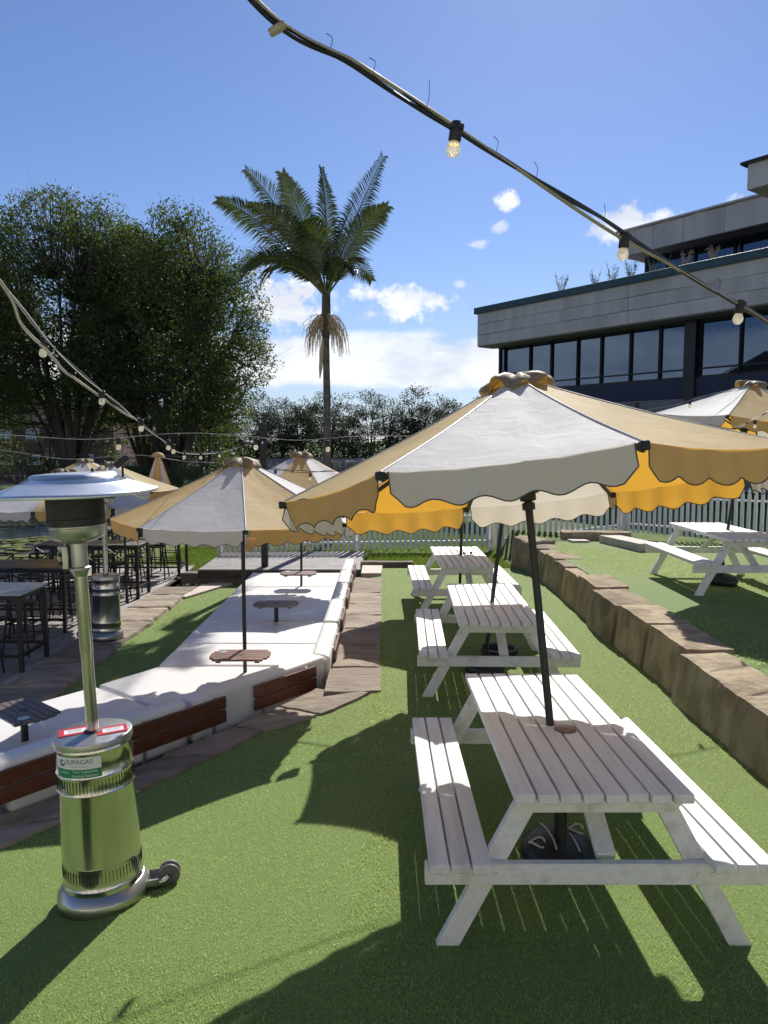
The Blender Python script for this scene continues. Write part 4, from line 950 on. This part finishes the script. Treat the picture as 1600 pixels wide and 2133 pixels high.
def simple_string(pts, label, bulbs, mt='rope', r=.0025, off=.0, k=2, tw=.012):
    C = catmull(pts, 10); t = thing('festoon_lights', label, 'string lights', pts[0], group='festoon light strings')
    for q in range(k): MB().tube(rel([p_ + Vector((0, 0, tw * math.sin(i * .33 + q * 2.6))) for i, p_ in enumerate(C)], pts[0]), r, 5).build('cable', mt if q == 0 else 'black_cable', t)
    for f_ in bulbs:
        i = int(f_ * (len(C) - 1)); bulb(t, C[i] - Vector(pts[0]) + Vector((0, 0, -.045)))
    return t
def Pp(px, py, y):   # point of the place that lies on a sight line at a given distance, used only for thin cables
    x = (px - 800) / 1560; u = -(py - 1066.5) / 1560; p = math.atan((1066.5 - 925) / 1560)
    d = (x, math.cos(p) + u * math.sin(p), -math.sin(p) + u * math.cos(p)); s = y / d[1]; return (d[0] * s, y, 2.2 + d[2] * s)
simple_string([Pp(-120, 906, 5.3), Pp(120, 912, 5.4), Pp(330, 906, 5.5), Pp(552, 910, 5.6), Pp(700, 914, 5.8), Pp(900, 904, 6.1), Pp(1150, 880, 6.6)], 'level festoon string crossing in front of the far trees', (.275, .49, .66), tw=.016)
simple_string([Pp(-100, 935, 6.4), Pp(60, 945, 6.6), Pp(200, 955, 6.8), Pp(330, 950, 7.1), Pp(430, 965, 7.8), Pp(560, 978, 8.6)], 'festoon string sagging just above the heater hood', (.42,), tw=.02)
simple_string([Pp(545, 972, 9.5), Pp(585, 978, 9.3), Pp(665, 983, 9), Pp(780, 968, 8.6), Pp(900, 950, 8.2)], 'black festoon string in front of the far lounge parasol', (.2, .45), 'black_cable', .004)
simple_string([Pp(1300, 868, 8.6), Pp(1380, 848, 9), Pp(1480, 822, 9.6), Pp(1600, 800, 10.3)], 'festoon string lying along the left slope of the terrace parasol', (.28, .55), 'rope', .003)
simple_string([Pp(1440, 880, 8.2), Pp(1520, 893, 8.3), Pp(1560, 880, 8.4), Pp(1600, 858, 8.5), Pp(1700, 820, 8.7)], 'black festoon string looping across the terrace parasol', (.62,), 'black_cable', .005)

# ------------------------------------------------------------------ office building
bd = thing('office_building', 'grey two storey office building with dark ribbon windows and blue coping', 'building', (4.06, 33, 0), (0, 0, R(-53.13)))
LB = 30
MB().box((LB / 2 + .8, 6.5, 2.4), (LB - .2, 11.0, 7.7)).build('core', 'frame_dark', bd)
# parapet band in three courses with joints
MB().box((LB / 2 + .05, 6.3, 7.2), (LB - .1, 12.4, 1.54)).build('parapet_core', 'wall_grey', bd)
for c in range(3):
    z0_ = 6.42 + c * .46; xx = 0
    for k, wl in enumerate((7.6, 7.4, 7.5, 7.5)):
        MB().box((xx + wl / 2, .03, z0_ + .225), (wl - .012, .12, .445)).build('cladding_panel', 'panel_grey', bd, bevel=.006); xx += wl
    MB().box((-.03, 6.3, z0_ + .225), (.1, 12.4, .445)).build('cladding_panel', 'panel_grey', bd, bevel=.006)
MB().box((LB / 2, 0, 7.91), (LB + .2, .32, .26)).build('coping', 'coping', bd, bevel=.01)
MB().box((.0, 6.3, 7.91), (.3, 12.4, .26)).build('coping', 'coping', bd, bevel=.01)
MB().box((LB / 2, .5, 6.405), (LB, .94, .05)).build('soffit', 'wall_grey', bd)
xm = [.44, .75, 2.2, 3.34, 4.67, 5.78, 7.07, 8.28, 9.45, 9.8, 11.2, 12.4, 13.6, 14.8, 16, 17.2, 18.4, 19.6, 20.8, 22, 23.2, 24.4, 25.6, 26.8]
for a, b in zip(xm, xm[1:]):
    wf = MB(); 
    for x in (a, b): wf.box((x + .03, .93, 5.42), (.09, .14, 1.95))
    wf.box(((a + b) / 2 + .03, .93, 6.36), (b - a, .12, .09)); wf.box(((a + b) / 2 + .03, .93, 4.75), (b - a, .12, .05)); wf.box(((a + b) / 2 + .03, .93, 4.47), (b - a, .12, .08))
    f = wf.build('window', 'frame_dark', bd)
    g = MB().box(((a + b) / 2 + .03, .95, 5.4), (b - a - .09, .02, 1.85)).build('pane', 'glass', f)
for x in (9.55, 14.9): MB().box((x, .85, 4.0), (.42, .3, 5.0)).build('column', 'frame_dark', bd)
MB().box((LB / 2 + .4, .9, 4.1), (LB - .6, .2, .66)).build('spandrel', 'wall_navy', bd)
MB().box((LB / 2 + .4, .85, 2.2), (LB - .6, .3, 3.1)).build('lower_wall', 'wall_grey', bd)
for x in (7.6, 10.4): MB().tube([(x, .64, .3), (x, .64, 3.7)], .05, 8).build('downpipe', 'coping', bd)
# upper storey
MB().box((18.5, 7.5, 8.9), (24.2, 8.8, 1.9)).build('upper_core', 'frame_dark', bd)
xj = [5.75, 7.15, 8.35, 9.9, 11.5, 13.1]
for a, b in zip(xj, xj[1:]): MB().box(((a + b) / 2, 2.05, 9.82), (b - a - .012, .12, .86)).build('cladding_panel', 'panel_grey', bd, bevel=.006)
MB().box((5.72, 5.5, 9.82), (.12, 7, .86)).build('cladding_panel', 'panel_grey', bd, bevel=.006)
MB().box((12.5, 6.0, 9.8), (13.4, 7.7, .8)).build('upper_fascia_core', 'wall_grey', bd)
MB().prism([(5.6, 1.85), (30, 1.85), (30, 10), (5.6, 10)], 10.27, 10.33).build('gutter', 'panel_grey', bd)
rf = MB(); rf.grid([[(5.62, 1.9, 10.335), (30, 1.9, 10.335)], [(8, 6, 11.2), (30, 6, 11.2)]]); rf.build('roof', 'roof_tile', bd)
for a, b in zip([6.2, 7.1, 8.25, 9.75, 9.95, 11.2, 12.7, 14.2], [7.1, 8.25, 9.75, 9.95, 11.2, 12.7, 14.2, 15.7]):
    wf = MB()
    for x in (a, b): wf.box((x, 3.02, 8.75), (.07, .12, 1.5))
    wf.box(((a + b) / 2, 3.02, 9.4), (b - a, .1, .07)); f = wf.build('window', 'frame_dark', bd)
    MB().box(((a + b) / 2, 3.06, 8.75), (b - a - .07, .02, 1.4)).build('pane', 'glass', f)
MB().prism([(12.65, -1.8), (30, -1.8), (30, 9), (12.65, 9)], 9.32, 10.0).build('projecting_fascia', 'panel_grey', bd, bevel=.05)
MB().prism([(12.5, -1.95), (30, -1.95), (30, 9.1), (12.5, 9.1)], 10.0, 10.07).build('gutter', 'frame_dark', bd)
rf = MB(); rf.grid([[(12.55, -1.9, 10.08), (30, -1.9, 10.08)], [(15.5, 2.5, 11.5), (30, 2.5, 11.5)]]); rf.build('roof', 'roof_tile', bd)
# weeds on the parapet roof
Bm = Matrix.Translation((4.06, 33, 0)) @ Matrix.Rotation(R(-53.13), 4, 'Z')
for i, (x, h_, n_) in enumerate(((3.9, 1.0, 260), (5.5, .75, 200), (6.3, .85, 220), (7.1, .9, 240), (8.0, .8, 200), (9.2, .75, 200), (10.2, .7, 220))):
    c = Bm @ Vector((x, .8, 8.0)); mb = MB(); C_ = []
    for k in range(16):
        a = RNG.uniform(0, 6.28); l_ = h_ * RNG.uniform(.5, 1); d_ = Vector((math.cos(a) * .3, math.sin(a) * .3, 1)) * l_
        mb.tube([(RNG.uniform(-.15, .15), 0, -.05), d_ * .5, d_], .006, 3)
        for q in range(n_ // 16): C_.append(d_ * RNG.uniform(.35, 1.05) + Vector(RNG.normal(size=3) * .035))
    t = thing('roof_weed', ['tall wispy weed standing alone at the left of the parapet', 'low wispy weed second from the left on the parapet', 'wispy weed in the middle of the parapet', 'wispy weed just left of the upper fascia', 'wispy weed under the upper fascia corner', 'golden weed in front of the first upper window', 'golden weed in front of the upper glazing'][i], 'weed', c, group='wispy weeds on the office parapet')
    mb.build('stalks', 'straw', t); link('foliage', leaf_mesh('foliage', np.array([list(v) for v in C_]), .075, 'leaf_shrub' if i < 5 else 'straw', .3), t)

# ------------------------------------------------------------------ houses
hs = thing('gabled_house', 'cream gabled house with solar panels on its roof, seen only in the office windows', 'house', (-21, 19, -.5))
MB().prism([(-5, -6), (5, -6), (5, 6), (-5, 6)], 0, 5.2).build('wall', 'cream_wall', hs)
g_ = MB().prism([(-6.2, 5.0), (6.2, 5.0), (0, 8.6)], -6.3, 6.3)
for v in g_.bm.verts: v.co = Vector((v.co.z, v.co.x, v.co.y))
g_.build('roof', 'roof_tile', hs)
for i in range(6):
    for s in (-1, 1):
        for r_i in range(2): MB().box((-4.7 + i * 1.75, s * (2.2 + r_i * 1.75), 8.72 - (2.2 + r_i * 1.75) * .58), (1.65, 1.95, .05), Matrix.Rotation(-s * math.atan(3.6 / 6.2), 3, 'X')).build('solar_panel', 'solar', hs)
for y in (-3, 0, 3):
    f = MB().box((5.02, y, 2.6), (.08, 1.3, 1.4)).build('window', 'fence_paint', hs); MB().box((5.07, y, 2.6), (.03, 1.1, 1.2)).build('pane', 'glass', f)
h2 = thing('brick_house', 'pink brick house in deep shade behind the trunks of the big trees', 'house', (-36, 82, -1))
MB().prism([(-8, -4), (8, -4), (8, 4), (-8, 4)], 0, 5.5).build('wall', 'brick_pink', h2)
r_ = MB(); r_.grid([[(-8.6, -4.6, 5.3), (8.6, -4.6, 5.3)], [(-5, 0, 8), (5, 0, 8)], [(-8.6, 4.6, 5.3), (8.6, 4.6, 5.3)]]); r_.build('roof', 'roof_tile', h2)
for x in (-6, -3.2, -.4, 2.4, 5.2):
    for z in (1.6, 4.2):
        f = MB().box((x, -4.03, z), (1.3, .1, 1.1)).build('window', 'fence_paint', h2); MB().box((x, -4.1, z), (1.1, .04, .9)).build('pane', 'glass', f)
h3 = thing('garden_wall', 'low pale rendered wall on the far bank between the tree trunks', 'wall', (-19, 68, -1.1)); MB().box((0, 0, .7), (14, .3, 1.3)).build('wall', 'wall_grey', h3)

tv = thing('bounce_building', 'unseen cream two storey building, added behind the viewer to bounce warm light', 'building', (0, -9, 0))  # added out of view so its sunlit wall bounces warm fill forward
MB().box((0, -4, 3.2), (30, 8, 7.6)).build('wall', 'cream_wall', tv)
g_ = MB().prism([(-5.2, 7.0), (5.2, 7.0), (0, 9.6)], -15.8, 15.8)
for v in g_.bm.verts: v.co = Vector((v.co.z, v.co.x - 4, v.co.y))
g_.build('roof', 'roof_tile', tv)
for x in (-12, -8, -4, 0, 4, 8, 12):
    for z in (1.5, 4.9):
        f = MB().box((x, .03, z), (1.7, .1, 1.5)).build('window', 'fence_paint', tv); MB().box((x, .1, z), (1.5, .04, 1.3)).build('pane', 'glass', f)

# ------------------------------------------------------------------ trees
FARK = 1.35
def tree(label, base, clumps, stems, leaf, size, per, m='leaf_big', seed=1, sig=.42, bark='bark', cat='tree', grp=None, r0=.3, name='tree', minr=.03, fill=0.3):
    """clumps: list of (centre, radius); stems fan from the base to the clumps"""
    rg = np.random.default_rng(seed); big = 30 < base[1] < 80 and base[0] < 0
    t = thing(name, label, cat, (base[0] * FARK, base[1] * FARK, base[2]) if big else base, group=grp); mb = MB()
    if big: t.scale = (1.31, 1.31, 1.28)
    mains = []
    for s in stems:      # s = (dx,dy,dz) end of main stem, relative
        e = Vector(s); mid = e * .45 + Vector((0, 0, e.length * .06)) + Vector(rg.normal(size=3) * .15)
        pts = catmull([Vector((e.x * .03, e.y * .03, -.3)), Vector((e.x * .08, e.y * .08, e.z * .12)), mid, e], 5)
        rad = [r0 * (1 - .82 * i / (len(pts) - 1)) * rg.uniform(.9, 1.05) for i in range(len(pts))]
        mb.tube(pts, rad, 7); mains.append(pts)
    Cs = []
    for (c, rr) in clumps:
        c = Vector(c); best = min(((p_, i, q) for q, pts in enumerate(mains) for i, p_ in enumerate(pts[4:], 4)), key=lambda z: (z[0] - c).length + (1.3 if z[0].z > c.z else 0) + z[0].z * .0)
        p0 = best[0]; d = c - p0; mid = p0 + d * .5 + Vector((0, 0, -.12 * d.length)) + Vector(rg.normal(size=3) * .1)
        mb.tube(catmull([p0, mid, c], 3), [max(minr, r0 * .22) * (1 - .75 * i / 6) for i in range(7)], 4)
        for k in range(3):
            q = c + Vector(rg.normal(size=3)) * rr * .6; mb.tube([c - d * .15, q], [minr * .5, minr * .2], 3)
        n_ = max(8, int(per * rr * rr)); P = rg.normal(size=(n_, 3)); P /= np.maximum(.3, np.linalg.norm(P, axis=1))[:, None]
        P *= rr * rg.uniform(.25, 1.1, n_)[:, None] ** .6; P[:, 2] *= .72; P += np.array(c)
        Cs.append(P)
    mb.build('trunk', bark, t, ang=80)
    C = np.concatenate(Cs); link('crown', leaf_mesh('crown', C, size, m, leaf, droop=.5), t)
    return t
def crown_clumps(seed, n, ell, rmin, rmax, shell=.62, bottom=-.55):
    rg = np.random.default_rng(seed); o = []
    (cx, cy, cz), (ax, ay, az_) = ell
    while len(o) < n:
        d = rg.normal(size=3); d /= np.linalg.norm(d)
        if d[2] < bottom: continue
        s = rg.uniform(shell, 1) ** .6 * (1 + .10 * noise.noise(Vector((d[0] * 2.2, d[1] * 2.2, d[2] * 2.2 + seed))))
        o.append(((cx + ax * d[0] * s, cy + ay * d[1] * s, cz + az_ * d[2] * s), rg.uniform(rmin, rmax)))
    return o
def fan(n, rad, h0, h1, seed):
    rg = np.random.default_rng(seed); return [(rad * math.cos(a) * rg.uniform(.5, 1), rad * .8 * math.sin(a) * rg.uniform(.4, 1), rg.uniform(h0, h1)) for a in [2 * math.pi * (i + .3) / n for i in range(n)]]
tree('big round paperbark nearest the palm, with many ascending limbs', (-9.9, 36, -.9), crown_clumps(3, 640, ((.0, 0, 8.0), (4.5, 4.2, 5.9)), .4, .85, .5, -.86), fan(20, 3.2, 5.5, 10.5, 5), .36, .19, 150, seed=11, r0=.19, minr=.022)
tree('tall broad paperbark left of centre, its crown joining the next tree', (-15.4, 37, -.9), crown_clumps(5, 760, ((.0, 0, 8.6), (6.0, 4.4, 6.5)), .45, .9, .45, -.86), fan(16, 3.6, 6, 11, 6), .36, .19, 150, seed=12, r0=.24, minr=.022)
tree('big dark paperbark at the left edge', (-22.2, 39, -.9), crown_clumps(8, 460, ((.0, 0, 8.4), (5.2, 4.2, 6.2)), .5, 1.0, .5, -.8), fan(10, 3.0, 6, 10, 7), .36, .2, 130, seed=13, r0=.24)
tree('darker paperbark standing behind the gap between the big ones', (-12.7, 40, -.9), crown_clumps(9, 360, ((.0, 0, 8.0), (5.2, 3, 6.2)), .6, 1.1, .4), fan(8, 3.2, 6, 10, 8), .36, .22, 120, seed=14, r0=.2)
for i, (x, y, z, a, b, lb) in enumerate(((-9.6, 40, 3.2, 2.8, 2.9, 'low bushy tree with yellow green leaves right of the big paperbarks'), (-27, 47, 6, 5, 7, 'dark tree far left behind the paperbarks'), (-19.5, 44, 4.0, 5, 4.4, 'dark low tree behind the left trunks'), (-12.5, 45, 3.4, 4.8, 4.2, 'dark low tree behind the middle trunks'))):
    tree(lb, (x, y, -.9), crown_clumps(20 + i, 90, ((0, 0, z), (a, a, b)), .5, .95, .3, -.9), fan(4, 1.2, z * .7, z * 1.2, 30 + i), .4, .2, 85, 'leaf_shrub' if i == 0 else 'leaf_big', seed=40 + i, r0=.16)
for i, (x, y, r0, lb) in enumerate(((-8.9, 33.9, 1.0, 'leafy green shrub on the bank beside the blue water'), (-10.6, 34.4, .9, 'dark shrub at the foot of the nearest paperbark'), (-12.3, 34.4, 1.1, 'dark shrub on the pond bank between the trunks'), (-16, 34.6, 1.3, 'broad dark shrub on the pond bank at the left'), (-19.6, 34.8, 1.2, 'dark shrub on the pond bank near the left edge'), (-23.5, 35.5, 1.4, 'dark shrub at the far left of the pond bank'), (-8.2, 42.0, .8, 'small shrub at the tip of the bank'))):
    tree(lb, (x, y, -1.0), crown_clumps(60 + i, 34, ((0, 0, .8 * r0), (r0 * 1.5, r0, r0 * .8)), .3, .5, .2, -.9), [(.2, 0, .8), (-.3, .1, .7), (0, .2, .9)], .45, .13, 220, 'leaf_shrub', seed=70 + i, r0=.05, cat='shrub', name='shrub', grp='shrubs along the pond bank')
# far shore trees, one by one
protos = []; far_all = []
ftl = ['round topped dark tree', 'tall open tree', 'broad dense tree', 'narrow upright tree']
def far_tree(kind, seed):
    rg = np.random.default_rng(seed)
    el = [((0, 0, 6.4), (4.6, 4, 4.4)), ((0, 0, 7.4), (4.0, 3.6, 4.6)), ((0, 0, 6), (6.2, 5, 5.0)), ((0, 0, 7), (3.0, 3, 5.8))][kind]
    return tree('x', (0, 0, -20), crown_clumps(seed, [90, 60, 120, 66][kind], el, .8, 1.4, .45, -.8), fan(5, 1.6, 4, 8, seed), .5, .33, [38, 26, 38, 34][kind], 'leaf_far', seed=seed, r0=.28, name='far_tree', grp='trees along the far shore')
for k in range(4): protos.append(far_tree(k, 100 + k))
rgt = np.random.default_rng(5); used = set(); rows_ = []
for i, x in enumerate(np.arange(-92, 60, 5.4)): rows_.append((x + rgt.uniform(-1.3, 1.3), 157 + rgt.uniform(-3, 4), rgt.uniform(.84, 1.14)))
for i, x in enumerate(np.arange(-88, 60, 8.5)): rows_.append((x + rgt.uniform(-2, 2), 166 + rgt.uniform(-3, 4), rgt.uniform(1.0, 1.3)))
for i in range(9): rows_.append((9 + i * 4.1 + rgt.uniform(-1, 1), 92 + rgt.uniform(-5, 5) - i * 1.5, .74 + .055 * min(i, 6)))
for i, (x, y, s) in enumerate(rows_):
    k = int(rgt.integers(0, 4)) if y > 100 else (2 if i % 2 else 0)
    t = protos[k] if k not in used else copy_tree(protos[k]); used.add(k)
    t.location = (x, y, -.9); t.scale = (s, s, s * rgt.uniform(.92, 1.08)); t.rotation_euler.z = rgt.uniform(0, 6.28)
    if y > 150:
        pos = 'far shore left of palm' if x < -12 else 'far shore behind palm trunk' if x < -4 else 'far shore between palm and parasol' if x < 20 else 'far shore behind office'
    else: pos = 'nearer bank left of office'
    t['label'] = ftl[k] + '|' + ('back row, ' if y > 161.5 else '') + pos; far_all.append((x, t))
ordw = ['first', 'second', 'third', 'fourth', 'fifth', 'sixth', 'seventh', 'eighth', 'ninth', 'tenth', 'eleventh', 'twelfth', 'thirteenth']
for lb in {t['label'] for _, t in far_all}:
    g_ = sorted([q for q in far_all if q[1]['label'] == lb], key=lambda q: q[0]); a_, b_ = lb.split('|')
    for i, (_, t) in enumerate(g_): t['label'] = (a_ if len(g_) == 1 else ordw[i] + ' ' + a_ + ' from the left') + ', ' + b_
for k in range(4):
    if k not in used:
        for ch in list(protos[k].children): bpy.data.objects.remove(ch)
        bpy.data.objects.remove(protos[k])
# low understorey along the far shore, reads as one mass
n_ = 42000; x = RNG.uniform(-105, 60, n_); C = np.stack([x, RNG.uniform(153, 165, n_), -1.0 + RNG.uniform(0, 1, n_) ** 1.1 * (4.4 + 1.2 * np.sin(x * .3))], 1)
tag(link('undergrowth', leaf_mesh('undergrowth', C, .48, 'leaf_far', .6)), 'dark undergrowth filling in below the trees along the far shore', 'undergrowth', kind='stuff')
n_ = 9000; x = RNG.uniform(6, 45, n_); C = np.stack([x, RNG.uniform(80, 96, n_), -1.0 + RNG.uniform(0, 1, n_) * (3.5 + .06 * x)], 1)
tag(link('undergrowth', leaf_mesh('undergrowth', C, .42, 'leaf_far', .6)), 'dark undergrowth below the nearer trees left of the office', 'undergrowth', kind='stuff')

# ------------------------------------------------------------------ palm
pm = thing('palm_tree', 'tall slender king palm with feathery fronds and a straw coloured flower cluster', 'palm tree', (-1.42, 18.6, -.45))
Hc = 6.45
MB().tube([(0, 0, -.1), (0, 0, .25), (.0, 0, 1.4), (.02, 0, 3.6), (.0, 0, 5.25)], [.16, .135, .1, .088, .082], 20).build('trunk', 'palm_bark', pm)
MB().tube([(.0, 0, 5.2), (.0, 0, 5.35), (.01, 0, 5.8), (.015, 0, 6.3), (.03, 0, Hc)], [.088, .105, .11, .1, .07], 18).build('crownshaft', 'crownshaft', pm)
MB().tube([(-.06, -.03, 5.3), (-.1, -.05, 4.9), (-.13, -.04, 4.5), (-.15, -.04, 4.25)], [.02, .05, .045, .012], 8).build('dead_sheath', 'straw', pm)
def flower(sx, seed):
    rg = np.random.default_rng(seed); mb = MB(); mb.tube([(sx * .08, -.02, 5.3), (sx * .1, -.05, 5.55), (sx * .2, -.05, 5.72)], [.035, .028, .014], 6)
    for i in range(95):
        a = rg.uniform(-1.2, 1.2); ux, uy = sx * math.cos(a), math.sin(a); r1 = rg.uniform(.12, .36); r2 = r1 + rg.uniform(.05, .24); h0 = 5.4 + rg.uniform(0, .3); dz = rg.uniform(.15, .75)
        mb.tube([(ux * .05, uy * .05, h0 - .12), (ux * r1 * .6, uy * r1 * .6, h0 + .10), (ux * r1, uy * r1, h0 + .06), (ux * r2, uy * r2, h0 - dz * .45), (ux * (r2 + .03), uy * r2 + rg.normal() * .02, h0 - dz)], [.010, .009, .008, .007, .004], 3)
    mb.build('flower_cluster', 'straw', pm)
flower(-1, 1); flower(1, 2)
def frond(dx, dz, dy, cx, cz, cy, seed, ll=.62, tw=0.):
    rg = np.random.default_rng(seed); P0, P1, P2 = Vector((.02, 0, Hc - .25)), Vector((cx, cy, Hc + cz)), Vector((dx, dy, Hc + dz))
    def pt(s): return P0 * (1 - s) ** 2 + P1 * 2 * s * (1 - s) + P2 * s * s
    V, Fc = [], []; n_ = 78
    for i in range(n_):
        s = .16 + .84 * i / (n_ - 1); p_ = pt(s); tg = (pt(min(1, s + .02)) - pt(s - .02)).normalized()
        sd_ = tg.cross(Vector((0, 0, 1))); sd_ = sd_.normalized() if sd_.length > .05 else Vector((1, 0, 0)); up = sd_.cross(tg).normalized()
        rt = Matrix.Rotation(tw, 3, tg); sd_ = rt @ sd_; up = rt @ up
        L = ll * (math.sin(min(1, (s - .08) * 1.25) * math.pi * .80 + .28)) ** .8 * rg.uniform(.88, 1.08) * (1 if s < .93 else .75)
        for q in (-1, 1):
            d = (sd_ * q * rg.uniform(.86, 1) + tg * (.42 + .55 * s) + up * rg.uniform(.1, .42)).normalized()
            wd = tg * .019 + up * .006; e1 = p_ + d * L * .55; e2 = p_ + d * L + Vector((0, 0, -.26 * L)) ; k = len(V)
            V += [p_ - wd * .6, p_ + wd * .6, e1 + wd, e2, e1 - wd]; Fc.append([k, k + 1, k + 2, k + 4]); Fc.append([k + 4, k + 2, k + 3, k + 3])
    Vn = np.array([list(v) for v in V]); F4 = np.array(Fc)
    me = bpy.data.meshes.new('frond'); me.from_pydata(Vn.tolist(), [], [f[:3] if f[2] == f[3] else f for f in F4.tolist()]); me.materials.append(M['leaf_palm'])
    f = link('frond', me, pm)
    MB().tube([pt(i / 12) for i in range(13)], [.03 * (1 - .85 * i / 12) for i in range(13)], 6).build('rachis', 'rachis', f)
FR = [(-1.95, 2.85, .3, -1.1, 2.1, .1), (-2.45, 1.85, -.6, -1.5, 1.75, -.3), (-2.15, .45, .3, -1.4, 1.35, .1), (-1.9, .0, -.9, -1.2, 1.2, -.6),
      (1.4, 3.15, .3, .6, 1.5, .1), (1.5, 1.75, -.5, .7, 1.4, -.2), (-.12, 2.95, .5, .1, 1.5, .2), (-1.25, -.15, -1.4, -.8, .8, -.9), (.75, .05, -1.2, .5, .8, -.9),
      (-1.35, 2.2, 1.6, -.7, 1.7, .7), (.75, 2.5, 1.2, .3, 1.6, .5), (-1.5, 1.35, -1.9, -.7, 1.5, -.8), (-.3, .9, -2.2, -.1, 1.3, -1.0), (-1.7, .9, 1.4, -.9, 1.4, .7), (1.1, .45, 1.4, .7, 1.1, .8), (-.9, 2.35, -.9, -.5, 1.6, -.4)]
for i, f in enumerate(FR): frond(f[0], f[1], f[2], f[3], f[4], f[5], 200 + i, .60 if i not in (6,) else .5, [1.1, .9, .5, .3, -1.2, -.9, .2, .2, .1, .9, -.9, .5, .3, .4, -.5, .8][i])
